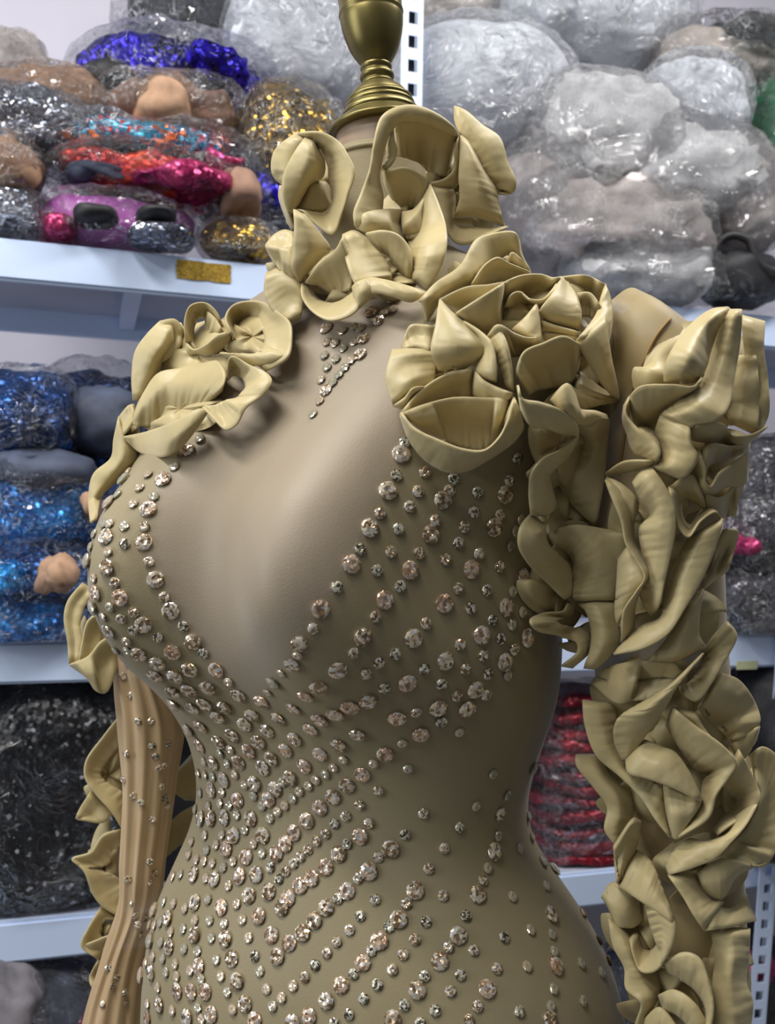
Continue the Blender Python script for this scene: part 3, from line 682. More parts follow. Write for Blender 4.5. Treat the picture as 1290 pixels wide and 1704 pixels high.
# ---- ruffles: gathered satin strips, every fold a surface from its sewn root to its rolled rim
CROPS = {'4': (420, 160, 2.58), '5': (130, 480, 3.225), '6': (620, 380, 2.932), '7': (840, 480, 2.6625), '8': (890, 1000, 2.42), 'A': (0, 470, 2.506), 'B': (0, 1040, 2.566)}
def fold(parent, bv, anchor, crop, curves, hs=1.0, lim=0.05, lip=0.7, name='fold', dz=0.0, seed=[0]):
    seed[0] += 1
    ox, oy, sc = CROPS[crop]
    nmax = max(len(c) for c in curves)
    L = max(sum(math.hypot(c[i + 1][0] - c[i][0], c[i + 1][1] - c[i][1]) for i in range(len(c) - 1)) for c in curves) / sc
    N = int(min(72, max(18, L / 3.8)))
    C = [spline([(ox + x / sc, oy + y / sc, h) for (x, y, h) in c], N) for c in curves]
    if len(C) == 2:                                   # belly between root and rim
        a, b = C
        mid = (a + b) / 2; w = np.hypot(a[:, 0] - b[:, 0], a[:, 1] - b[:, 1])
        mid[:, 2] += 0.010 * w * np.where(a[:, 2] + b[:, 2] > 5.5, 1, -0.6)
        C = [a, mid, b]
    # rolled edges: the cloth turns back behind its free edge
    hm = [c[:, 2].mean() for c in C]
    rows = list(C)
    def lipped(edge, nxt):
        e = edge + (nxt - edge) * 0.05; e[:, 2] = edge[:, 2] - lip * 0.55
        e2 = edge + (nxt - edge) * 0.22; e2[:, 2] = np.minimum(edge[:, 2] - lip * 1.3, nxt[:, 2] - lip)
        return e, e2
    e, e2 = lipped(C[0], C[1])
    f_, f2 = lipped(C[-1], C[-2])
    def pre(edge, nxt):
        d_ = nxt - edge; w_ = np.sqrt(d_[:, 0] ** 2 + d_[:, 1] ** 2 + (20 * d_[:, 2]) ** 2) + 1e-6
        return edge + d_ * np.minimum(0.3, 7.0 / w_)[:, None] + np.array([0, 0, 0.06])
    if hm[-1] >= hm[0] - 0.5: rows = rows[:-1] + [pre(C[-1], C[-2]), C[-1], f_, f2]
    if hm[0] >= hm[-1] - 0.5: rows = [e2, e, C[0], pre(C[0], C[1])] + rows[1:]
    R = np.array(rows)                                # k, N, 3
    t = [0]
    for i in range(1, len(R)):
        dd = R[i] - R[i - 1]
        t.append(t[-1] + max(1.5, np.mean(np.sqrt(dd[:, 0] ** 2 + dd[:, 1] ** 2 + (20 * dd[:, 2]) ** 2))))
    M = int(min(40, max(14, t[-1] / 5)))
    T = np.union1d(np.linspace(0, t[-1], M), np.array(t))
    S = hermite(np.array(t), R.reshape(len(R), -1), T).reshape(len(T), N, 3)
    # base depth on a coarse set, then cloth in space
    bd = np.array([base_depth(bv, p[0], p[1], anchor, lim) for p in C[len(C) // 2][:: max(1, N // 6)]])
    bx = np.linspace(0, 1, len(bd)); bline = np.interp(np.linspace(0, 1, N), bx, bd)
    k = np.ones(5) / 5
    bl = np.convolve(np.pad(bline, 2, 'edge'), k, 'valid')
    G = np.zeros((len(T), N, 3)); sv = seed[0] * 3.17
    i0 = 2 if hm[0] >= hm[-1] - 0.5 else 0
    i1 = len(rows) - 3 if hm[-1] >= hm[0] - 0.5 else len(rows) - 1
    ta, tb = t[i0], t[i1]
    up = hm[0] > hm[-1]                                # root (gathered) edge is the lower one
    flat = abs(hm[0] - hm[-1]) < 0.5
    for i in range(len(T)):
        for j in range(N):
            px, py, h = S[i, j]
            s_ = min(1, max(0, (T[i] - ta) / (tb - ta))); s_ = s_ if up else 1 - s_          # 1 at the root
            gt = noise.noise(Vector((j * L / N / 7.0, s_ * 0.8, sv * 2))) + 0.5 * noise.noise(Vector((j * L / N / 3.2, s_ * 0.8, sv * 3)))
            h += (0.08 if flat else 0.20) * gt * s_ ** 1.4
            e_ = min(j, N - 1 - j) / 3.0
            if e_ < 1: h -= 0.7 * (1 - e_) ** 2
            wr = 0.10 * noise.noise(Vector((px * 0.03 + sv, py * 0.03, sv))) + 0.035 * noise.noise(Vector((px * 0.11, py * 0.11, sv)))
            G[i, j] = at(px, py, bl[j] - (h * hs + wr) * 0.01 + dz)
    me = grid_mesh(name, G)
    o = adopt(link(name, me, SATIN), parent)
    md = o.modifiers.new('cloth_thickness', 'SOLIDIFY'); md.thickness = 0.0016; md.offset = 0
    return o
def underlay(parent, bv, anchor, cx, cy, rx, ry, h0=1.05, lim=0.05, dz=0.0, k=5, seed=[0]):
    "gathered inner layer of a rosette: radial pleats round the stitched centre"
    seed[0] += 1; s = seed[0] * 1.7
    n, m = 72, 16
    G = np.zeros((n, m, 3))
    bds = [base_depth(bv, cx + rx * 0.7 * math.cos(q), cy + ry * 0.7 * math.sin(q), anchor, lim) for q in np.linspace(0, 6.283, 9)]
    b0 = float(np.mean(bds))
    sx = (bds[0] - bds[4]) / (1.4 * rx); sy = (bds[2] - bds[6]) / (1.4 * ry)
    for i in range(n):
        q = 2 * math.pi * i / n
        for j in range(m):
            r = j / (m - 1)
            ph = k * q + s + 2.2 * r + 1.2 * math.sin(2 * q + s)
            w = 1 + 0.16 * r * math.sin(ph) + 0.10 * math.sin(3 * q + s)
            x = cx + rx * r * w * math.cos(q + 0.25 * r * math.sin(ph)); y = cy + ry * r * w * math.sin(q + 0.25 * r * math.sin(ph))
            h = h0 * (0.55 + 0.75 * math.sin(math.pi * min(1, r * 1.1)) ** 0.8 - 0.9 * max(0, r - 0.75) * 4 * 0.6) + 0.55 * math.sin(ph) * r * (1.15 - r) * 2
            G[i, j] = at(x, y, b0 + sx * (x - cx) * 0.8 + sy * (y - cy) * 0.8 - h * 0.01 + dz)
    o = adopt(link('gathered_lining', grid_mesh('gathered_lining', G, True), SATIN), parent)
    o.matrix_parent_inverse = Matrix.Translation(-gown.location)
    return o
def ruffle(name, label, bv, anchor, crop, folds, under=(), **kw):
    e = bpy.data.objects.new(name, None); COL.objects.link(e); e.location = gown.location
    e.empty_display_size = 0.03
    e.parent = gown; e.matrix_parent_inverse = Matrix.Translation(-gown.location)
    e['label'] = label
    for u in under: underlay(e, bv, anchor, *u, lim=kw.get('lim', 0.05), dz=kw.get('dz', 0.0))
    for f in folds:
        ex = dict(kw)
        if isinstance(f, dict): ex.update({k: v for k, v in f.items() if k != 'c'}); f = f['c']
        o = fold(e, bv, anchor, crop, f, **ex)
        o.matrix_parent_inverse = Matrix.Translation(-gown.location)
    return e
A_ = [
 [[(180,490,3.2),(215,492,3.6),(270,545,3.8),(345,590,4),(385,500,4.4),(410,420,4.8),(437,325,5),(415,270,5),(370,200,4.8),(290,157,4.6),(195,160,4.2)],
  [(190,488,2.4),(260,495,2),(310,500,2),(335,475,2),(350,435,2),(345,400,2.2),(330,350,2.2),(325,295,2.5),(285,225,3),(262,190,3.6),(235,175,4)]],
 [[(235,172,4.2),(195,225,4.4),(140,330,4.2),(132,400,4),(150,480,3.5),(175,500,3.2)],[(255,190,4.6),(240,260,4.9),(210,340,4.6),(200,400,4),(190,440,3.6),(185,480,3.2)],[(275,215,3.2),(310,290,3),(300,350,2.4),(250,380,2),(230,415,1.8),(190,480,2.4)]],
 [[(190,158,3.4),(100,230,2.6),(83,300,2.2),(95,350,2),(125,375,2)],[(235,172,3.8),(195,225,3.7),(150,310,3.5),(140,350,3.2),(135,380,2.5)]],
 [[(118,385,1),(115,430,.8),(140,510,.6),(170,575,.6)],[(150,390,3.4),(140,430,3.2),(155,500,3),(180,560,2.6)]],
 [[(235,385,2.4),(310,370,2),(335,400,1.8)],[(225,420,2.4),(290,400,2.4),(335,440,2.2)],[(190,485,2.4),(300,485,2),(345,470,2)]]]
D_ = [
 [[(180,488,4.5),(185,560,4.5),(178,650,4.2),(175,740,3.8),(210,805,3)],[(200,500,4.6),(230,580,4.6),(235,660,4.4),(220,720,3.9),(215,790,3)],[(225,510,3.6),(290,590,3),(335,660,2.4),(300,690,2.6),(235,760,2.8)]],
 [[(58,640,2),(95,595,1.8),(140,575,1.8),(175,585,2.4)],[(58,642,2.6),(100,652,2.8),(150,658,3),(180,655,3.6)]],
 [[(58,645,2.6),(110,655,3),(180,660,3.6)],[(80,690,2.2),(130,760,2.4),(205,805,2.8)]],
 [[(213,805,3.5),(215,860,3.8),(260,925,4),(330,962,4.2),(400,950,4.2),(450,915,4),(455,850,3.8)],[(240,815,2.6),(280,870,2),(340,890,2),(380,880,2),(410,860,2.2),(430,845,2.4),(440,830,2.6)]],
 [[(230,800,3.4),(290,720,3.4),(360,660,3.6),(392,600,4)],[(290,815,2.8),(340,805,2.6),(410,780,2.8),(440,750,3)],[(340,850,2.2),(380,845,2.2),(430,830,2.8)]],
 [[(390,595,4.6),(398,670,4.4),(420,750,4.2),(455,830,3.6)],[(425,580,4.8),(460,680,4.2),(480,760,3.8),(500,800,3.6)],[(480,600,4.4),(540,665,3.8),(590,740,3),(600,790,2.8)]],
 [[(455,830,3.4),(500,785,3.4),(560,790,3.6),(640,810,3.8),(725,835,4)],[(455,905,3.4),(520,845,4),(600,855,4.2),(680,880,4.2),(745,845,4)]],
 [[(430,820,3.4),(455,800,3.8),(500,785,3.8)],[(450,915,4),(480,890,4),(530,840,3.8)]],
 [[(60,760,2.4),(55,850,2.4),(100,930,2.6),(160,975,2.6)],[(120,740,2.4),(150,800,3),(170,850,3),(190,960,2.8)],[(165,760,2.6),(210,820,3),(215,880,3),(205,950,2.6)]]]
B_ = [
 [[(445,560,4),(440,500,4.2),(470,420,4.5),(505,320,4.8),(525,200,5),(555,95,5),(610,55,5),(690,42,5),(780,72,4.8),(855,125,4.4),(885,165,4)],
  [(600,575,2.6),(560,520,3),(560,430,3.2),(545,350,3.4),(560,260,3.8),(590,160,4.2),(640,112,4.4),(720,112,4.4),(790,135,4.2),(840,155,4),(880,170,3.6)]],
 [[(612,125,4.0),(640,112,4.2),(720,114,4.2),(800,137,4),(880,172,3.4)],[(620,255,1.2),(660,265,1),(720,290,.8),(770,335,1),(840,345,1.6)]],
 [[(600,135,4.4),(608,190,4.2),(620,240,3.8),(590,300,3.8),(560,315,3.8)],[(575,220,3.6),(580,240,3.6),(575,270,3.6),(565,290,3.6),(555,310,3.6)]],
 [[(560,320,3.4),(600,318,4),(650,308,4.2),(715,330,4.2),(760,372,4)],[(570,380,3),(620,380,3),(670,385,3.2),(720,410,3.6),(750,440,3.8)],[(600,440,2.6),(630,470,2),(650,490,1.8),(690,480,2.4),(730,470,3)]],
 [[(762,378,4.2),(800,470,4.6),(828,560,4.8),(830,650,4.8),(800,750,4.6),(745,835,4.2)],[(735,430,4.2),(755,520,4.7),(765,600,4.7),(760,680,4.7),(740,750,4.4),(715,800,4)],[(690,480,2.6),(660,560,2.2),(670,620,2),(680,680,2.6),(690,740,3),(690,800,3.4)]],
 [[(450,520,4.4),(500,500,4.2),(570,490,3),(640,490,2)],[(450,565,4),(500,585,4),(580,590,3.2),(660,630,2)]],
 [[(490,590,4),(560,580,4.2),(620,595,4),(665,640,3.6),(690,700,3.4)],[(545,665,2.8),(590,690,2.4),(600,720,2.4),(640,760,2.8),(690,790,3.2)]],
 [[(640,500,2),(690,490,2.6),(740,440,3.8)],[(645,560,3),(680,530,3.6),(730,500,4)],[(660,610,2),(690,610,3),(740,600,4)]]]
C_ = [
 [[(868,45,3),(915,65,3.2),(985,125,3.4),(1060,180,3.4),(1092,280,3.4),(1130,375,3.2),(1112,415,3),(1050,420,2.8)],[(870,100,3),(890,150,3.4),(930,200,3.6),(970,280,3.4),(1000,340,3),(1030,370,2.6),(1040,400,2.4),(1045,415,2.4)]],
 [[(895,170,4.4),(895,260,4.6),(890,350,4.4),(895,430,4),(870,520,3.4)],[(920,190,4.6),(950,280,4.9),(970,370,4.7),(970,450,4.2),(950,520,3.4)],[(940,220,3.8),(1000,330,3.6),(1045,400,3.4),(1060,480,3.4),(1085,560,3.2)]],
 [[(885,170,4.2),(870,240,4.2),(870,310,4),(830,355,4),(765,375,4.2)],[(895,300,3.2),(890,350,2.8),(870,390,2.6),(820,410,2.8),(770,390,4)]],
 [[(762,385,4.4),(795,460,4.4),(825,530,4.4),(850,605,4.2),(885,632,4),(960,625,3.8),(1040,590,3.6),(1095,562,3.4)],[(860,390,3),(870,440,2.6),(865,500,2.4),(860,545,2.4),(890,565,2.6),(950,565,2.8),(1030,568,3),(1090,560,3.2)]]]
F_ = [
 [[(228,355,3),(310,270,3),(430,185,2.6),(505,60,2.4),(560,35,2.2),(690,22,2),(715,60,1.6)],[(240,362,3.2),(340,300,3),(450,230,2.8),(540,160,2.4),(600,110,1.8),(680,90,1.6),(725,120,1.2)],[(265,460,1.6),(340,350,1.6),(480,275,1.6),(560,200,1.4),(620,150,1.2),(690,120,1),(770,210,.6)]],
 [[(485,275,2.8),(545,185,3.2),(610,145,3.4),(660,170,3.2),(770,215,2.6)],[(500,290,1.8),(570,270,1.8),(625,270,1.8),(700,240,1.8),(770,225,2)]],
 [[(665,150,2.4),(680,122,2.6),(720,150,2.4),(770,210,2)],[(640,180,2),(700,230,1.6),(760,225,1.6)]],
 [[(330,348,3.4),(460,290,3.2),(560,280,3),(650,265,3)],[(410,410,2.0),(480,470,1.6),(560,520,1.4),(630,480,1.4)]],
 [[(410,415,3.6),(520,345,3.7),(640,270,3.4)],[(480,480,2.8),(570,460,2.6),(625,400,2.4)],[(560,520,2.0),(610,490,1.8),(632,470,1.6)]],
 [[(640,268,3.2),(720,235,3),(820,228,3),(880,245,3),(915,240,3.4)],[(640,470,1.0),(660,400,1),(700,320,1.2),(770,330,1.4),(830,350,1.4)]],
 [[(650,380,2.6),(680,325,3),(720,312,3.2),(760,345,3.2),(830,350,3.2),(880,300,3.4),(918,238,3.8)],[(690,385,1.4),(730,375,1.4),(780,372,1.6),(800,375,1.8),(820,390,2),(870,340,2.2),(935,245,3.2)]],
 [[(925,238,3.9),(880,320,3.6),(830,385,3),(812,420,2.4)],[(940,260,3.6),(940,350,3.4),(920,420,2.8),(860,460,2.2)],[(955,265,3),(1000,340,2.6),(1018,420,2.2),(1010,500,1.8)]],
 [[(930,238,3.4),(1040,232,3),(1135,275,3)],[(960,270,1.8),(1000,320,1.4),(1110,400,1.8)]],
 [[(1000,320,2.2),(1060,320,2.6),(1115,390,2.8)],[(1015,430,1.6),(1060,435,1.6),(1080,450,1.8)]],
 [[(1138,272,3),(1168,380,2.4),(1165,480,2),(1150,560,1.6)],[(1120,330,3.6),(1095,420,3.6),(1040,500,3.8),(1000,545,4)]],
 [[(1000,545,3.8),(1050,640,3),(1110,740,3),(1170,810,3.6),(1203,830,4)],[(1130,430,2.8),(1150,560,2.8),(1165,650,2.8),(1190,760,3),(1203,830,3.6)]],
 [[(685,495,2.6),(750,435,3),(800,375,3.2)],[(740,520,3.2),(780,500,3.4),(815,440,3.2)],[(790,540,3.6),(812,530,3.2),(818,480,2.4)]],
 [[(565,525,3.8),(612,475,4),(690,515,3.8),(760,538,3.8),(805,535,3.6)],[(640,600,2.2),(670,620,1.8),(700,625,1.6),(760,600,1.6),(820,565,1.6)]],
 [[(815,450,2),(880,475,2.2),(1010,510,2)],[(820,560,1.4),(900,535,1.6),(1000,545,2)]],
 [[(705,720,4),(715,660,4.2),(745,602,4.2),(830,565,4),(930,530,3.8),(1018,575,3.4)],[(760,810,2.2),(800,790,1.4),(850,780,1.2),(920,770,1.2),(980,740,1.2),(1000,690,2)]],
 [[(868,835,3.4),(910,790,3.8),(955,763,4),(985,785,3.8),(1070,820,3.6),(1203,835,4)],[(930,880,3),(980,890,2.8),(1040,880,2.6),(1100,865,2.6),(1150,855,2.8),(1203,838,3.6)]],
 [[(1000,690,1.8),(1040,720,1.4),(1100,770,1.6),(1200,830,3.6)],[(990,790,2.8),(1050,810,2.8),(1120,825,3),(1200,835,3.6)]],
 [[(330,350,4),(312,470,4.2),(290,600,4.2),(325,690,3.2)],[(375,400,4.4),(400,500,4.7),(410,590,4.5),(390,680,3.4)],[(410,430,4),(500,510,4),(560,580,3.8),(510,640,3.4),(420,700,2.6)]],
 [[(440,450,3.8),(530,510,4),(578,560,4.4),(600,660,4.4),(600,750,4)],[(480,490,3),(530,560,3.2),(545,610,3.2),(510,680,3),(500,720,2.6)]],
 [[(568,525,3.6),(600,620,3.4),(630,700,3.2),(660,790,3)],[(612,478,4),(650,560,4.2),(672,660,4),(685,790,3.6)]],
 [[(145,578,2),(185,472,2),(300,475,2)],[(150,590,2.4),(220,580,2.6),(295,595,2.8)]],
 [[(100,592,2.6),(68,720,2.8),(85,800,2.8),(105,866,2.8)],[(200,590,3.2),(180,680,2.8),(190,740,3.2),(180,800,2.8)],[(290,598,2.8),(300,660,2.4),(300,710,2.2),(290,770,2.2)]],
 [[(105,866,2.8),(160,830,3.2),(200,783,3.4),(290,775,3)],[(110,868,2.6),(160,880,2.4),(205,830,2.2),(290,785,2.4)]],
 [[(145,895,3),(230,800,3),(330,730,3.2),(420,700,3.2),(490,690,3.2)],[(150,905,3.2),(250,885,1.8),(330,850,1.6),(420,830,1.6),(490,815,1.8)]],
 [[(500,700,3.4),(540,745,3.8),(620,785,4),(685,808,4.2)],[(490,815,2.2),(550,830,2.8),(620,835,3.6),(680,830,4)]],
 [[(145,905,4.2),(250,865,3.8),(400,830,3.4),(560,832,3.6),(670,830,4)],[(230,985,2.8),(330,1020,2),(430,1060,1.6),(540,1080,1.6),(620,1010,2)]],
 [[(140,900,4.6),(200,975,4.8),(330,1040,5),(440,1080,5),(545,1085,5),(620,1020,5),(660,940,5),(690,830,4.8)],[(138,915,3.6),(180,1030,3.4),(260,1130,3.2),(370,1188,3),(450,1185,3),(560,1130,3),(690,1040,3),(735,980,3.2)]],
 [[(690,825,4.6),(715,890,4.4),(735,965,3.8)],[(640,935,3.2),(650,975,3.4),(690,1040,3.2)]],
]
G_ = [
 [[(58,430,4.4),(75,490,4.4),(160,510,4.2),(250,545,4.2),(318,610,4.4),(325,655,4.4)],[(75,540,3),(120,610,2.8),(180,620,2.6),(240,640,2.4),(290,660,2.6),(320,665,3.6)]],
 [[(327,650,4.6),(250,715,4.4),(170,755,4.4),(120,820,4.4),(110,900,4.2),(118,1000,3.8)],[(322,672,3.6),(280,745,2.8),(200,830,2.2),(210,890,2),(225,965,2),(180,1010,2.4)]],
 [[(300,600,3.6),(325,640,3),(300,720,2.4),(245,800,2.2),(240,870,2),(300,960,2),(400,1050,2)],[(380,600,4.2),(400,680,4.4),(380,760,4),(340,830,3.4),(330,900,3),(360,980,2.4),(402,1050,2.2)],[(430,555,4.4),(458,580,4.4),(452,680,4.2),(445,780,3.8),(435,870,3.4),(420,960,3),(405,1050,2.4)]],
 [[(205,495,3.4),(275,425,4),(310,470,3.6),(330,535,3.6),(400,545,4),(450,562,4.4)],[(260,545,3.2),(310,600,2.8),(340,605,2.6),(380,600,2.8),(420,580,3.8),(455,580,4.4)]],
 [[(118,1000,3.8),(72,1060,4.2),(65,1140,4.4),(110,1220,4.4),(190,1300,4.2),(265,1375,4)],[(170,1040,3.6),(140,1090,4.2),(150,1160,4),(190,1230,3.6),(250,1290,3.6),(285,1365,3.6)],[(200,1010,2.4),(180,1070,3),(190,1130,2.8),(240,1180,2),(290,1240,2.2),(298,1360,2.8)]],
 [[(185,1085,3),(300,1052,4),(420,1065,4.4),(510,1090,4.6),(535,1140,4.6),(515,1230,4.4),(490,1310,4.2),(480,1385,3.8)],[(210,1120,3),(290,1100,3.6),(370,1120,4.2),(420,1150,4.6),(430,1190,4.6),(420,1250,4.4),(400,1320,4),(390,1385,3.6)],[(220,1140,2.6),(260,1160,2.2),(290,1190,1.8),(300,1220,1.8),(300,1260,2),(300,1300,2.2),(300,1340,2.6),(305,1380,2.8)]],
 [[(280,1395,3.6),(260,1430,3.4),(180,1440,3.6),(115,1470,4),(140,1510,3.8),(240,1535,3.6),(310,1560,3.4)],[(310,1400,1.8),(300,1440,1.6),(270,1460,1.6),(230,1475,1.6),(250,1490,1.6),(300,1500,1.8),(340,1510,1.8)]],
 [[(245,1540,3.2),(320,1565,3.4),(325,1610,3.4),(255,1672,3.6)],[(330,1500,2.2),(375,1540,2.4),(380,1600,2.6),(300,1680,2.8)]],
 [[(320,1395,2.4),(360,1430,3),(385,1520,3.4),(380,1600,3.4),(350,1680,3)],[(400,1390,3.8),(430,1450,4.2),(445,1535,4.3),(420,1615,4),(375,1683,3.4)],[(480,1390,4),(490,1470,3.8),(505,1550,3.8),(460,1630,3.6),(400,1685,3.2)]],
 [[(150,1010,2.6),(210,1000,2.2),(250,1000,1.8),(320,1000,1.6)],[(190,1085,2.8),(240,1060,2.4),(300,1052,2.2),(380,1058,2.2)]],
]
H_ = [
 [[(985,85,4),(920,95,4),(840,150,4),(765,240,4),(715,340,3.8),(710,410,3.4)],[(990,86,4.4),(900,150,4.9),(840,250,5),(800,340,4.7),(770,405,3.8)],[(995,90,4.4),(945,180,3.8),(910,280,3.4),(890,350,3.2),(850,410,2.8),(780,420,2.6)]],
 [[(1000,95,4.4),(945,200,3.8),(908,300,3.6),(880,400,3.4),(830,450,3.2),(760,510,3),(690,560,2.8)],[(1025,95,4.8),(990,220,4.9),(960,350,4.9),(920,460,4.8),(850,530,4.6),(780,560,4),(720,570,3.6)],[(1048,95,4.6),(1040,230,4.6),(1015,380,4.6),(985,530,4.6),(940,580,4.4),(850,600,4),(815,620,4)]],
 [[(555,480,4.4),(600,438,4.4),(740,428,4.4),(840,434,4.4),(875,395,4.2)],[(570,600,1.8),(640,610,1.4),(680,570,1.4),(760,500,1.8),(850,450,2.6)]],
 [[(555,478,4.4),(535,550,4.4),(590,625,4.4),(655,675,4.4),(687,725,4.4),(668,765,4)],[(530,520,3.4),(525,580,3),(548,660,2.8),(570,725,2.6),(610,740,2.8),(660,768,3.4)]],
 [[(590,620,3.6),(650,670,3.8),(685,715,4)],[(640,610,1.8),(670,640,1.8),(690,690,2.2)]],
 [[(690,560,3.2),(670,640,2.2),(690,700,2.4),(690,760,2.6),(650,800,3.2)],[(760,575,3.8),(740,650,3.8),(760,720,4),(740,780,4),(700,815,3.6)],[(815,610,4.4),(825,690,4.4),(852,745,4.4),(810,820,4.2),(770,840,4)]],
 [[(450,820,4),(530,770,4),(665,765,4)],[(455,835,3),(540,812,2.6),(640,795,2.6)]],
 [[(448,850,4.2),(480,930,4.4),(520,1030,4.4),(540,1130,4.4),(590,1210,4.4),(622,1280,4.4),(580,1350,4),(530,1430,3.8),(520,1560,3.6)],[(560,900,3.2),(590,960,3),(570,1040,2.8),(575,1120,2.8),(605,1190,3),(640,1260,3),(600,1340,2.6),(575,1420,2.4),(575,1530,2.4)]],
 [[(450,840,4.2),(500,860,4),(560,905,3.6),(592,950,3.4)],[(480,930,4),(520,960,4),(555,1000,3.4),(570,1040,2.8)]],
 [[(540,1150,4),(600,1230,4.4),(622,1285,4.4),(570,1360,4),(520,1440,3.8)],[(505,1200,2.8),(500,1280,2.6),(495,1350,2.6),(490,1420,2.6),(500,1500,2.6)]],
 [[(568,860,3.8),(600,930,3.4),(650,1000,3),(600,1060,2.8),(610,1160,2.8),(640,1260,3),(600,1345,2.4),(645,1455,2.6)],[(610,810,4.2),(660,880,4.5),(700,980,4.5),(690,1080,4.3),(680,1180,4.1),(670,1290,3.8),(660,1370,3.3),(660,1440,2.8)],[(650,795,4.2),(710,880,4.4),(748,970,4.6),(752,1080,4.6),(730,1190,4.4),(705,1300,4.2),(690,1380,4),(675,1420,3.4)]],
 [[(728,880,3.8),(750,970,4),(775,1060,4.2),(815,1100,4.4),(870,1030,4.4),(935,992,4.4),(965,1030,4.2)],[(800,880,1.8),(780,950,1.8),(790,1020,1.6),(820,1050,1.4),(870,990,1.4),(900,960,1.4),(930,980,1.8)]],
 [[(965,1020,4.6),(930,1150,4.4),(870,1290,4.2),(800,1410,4.2),(720,1530,4.2),(620,1590,4.2),(485,1620,3.8)],[(895,1060,4.6),(850,1170,4.4),(800,1280,4.1),(760,1400,3.9),(710,1480,3.8),(600,1550,3.8),(500,1600,3.6)],[(820,1100,3.2),(780,1170,2.8),(745,1250,2.6),(710,1380,2.6),(690,1460,2.6),(600,1500,2.6),(520,1580,3)]],
 [[(1048,120,3.6),(1060,250,2.8),(1080,400,2.4),(1060,520,2.2),(1010,600,2.2)],[(1150,148,3),(1145,270,3),(1162,400,3.2),(1165,560,3.4),(1120,650,3.4)]],
 [[(1110,290,3.8),(1120,400,3.8),(1125,520,3.8),(1115,630,3.6)],[(1040,300,2.4),(1010,440,2.4),(990,540,2.4),(1000,590,2.2)]],
 [[(820,620,4),(880,600,4.2),(960,600,4.2),(1010,650,4.2),(1090,650,4.2),(1165,610,3.8)],[(830,670,2),(880,680,2),(940,690,2.2),(1000,700,2.4),(1050,700,2.6),(1085,680,3)]],
 [[(870,720,3.2),(920,690,3.4),(1000,700,3.4),(1085,680,3.4)],[(890,850,3),(900,790,2.2),(980,760,2),(1080,720,2.6)]],
 [[(860,720,3.6),(885,800,3.8),(888,860,4),(910,880,4),(950,820,4),(1010,780,3.8),(1080,730,3.6)],[(830,740,2.6),(840,830,2.6),(860,900,2.6),(920,920,2.6),(980,880,2.6),(1030,880,2.4),(1075,860,2.4)]],
 [[(735,880,3.8),(790,840,3.8),(830,830,3.6),(870,900,3.6)],[(770,960,2),(800,930,2),(850,950,2),(900,990,2.4)]],
 [[(870,900,3.4),(950,930,3.6),(1020,880,3),(1030,960,2.8)],[(900,990,2.4),(960,1020,2),(1000,1010,1.8),(1025,1010,1.8)]],
 [[(970,1070,2.6),(1030,1075,2.4),(1025,1120,2.2),(985,1250,2.4)],[(930,1160,2.6),(950,1180,2.4),(930,1230,2.4),(880,1330,2.6)]],
 [[(880,1330,3),(860,1440,3.2),(860,1540,3.2),(890,1590,3.4)],[(820,1400,3.6),(800,1500,3.9),(780,1570,3.8),(760,1650,3.6)],[(780,1460,3),(740,1530,3),(700,1580,3),(640,1650,3)]],
 [[(985,1478,3.4),(1025,1535,3.6),(990,1620,3.6),(940,1700,3.4)],[(900,1570,2.4),(890,1620,2.4),(870,1680,2.4),(850,1740,2.4)]],
]
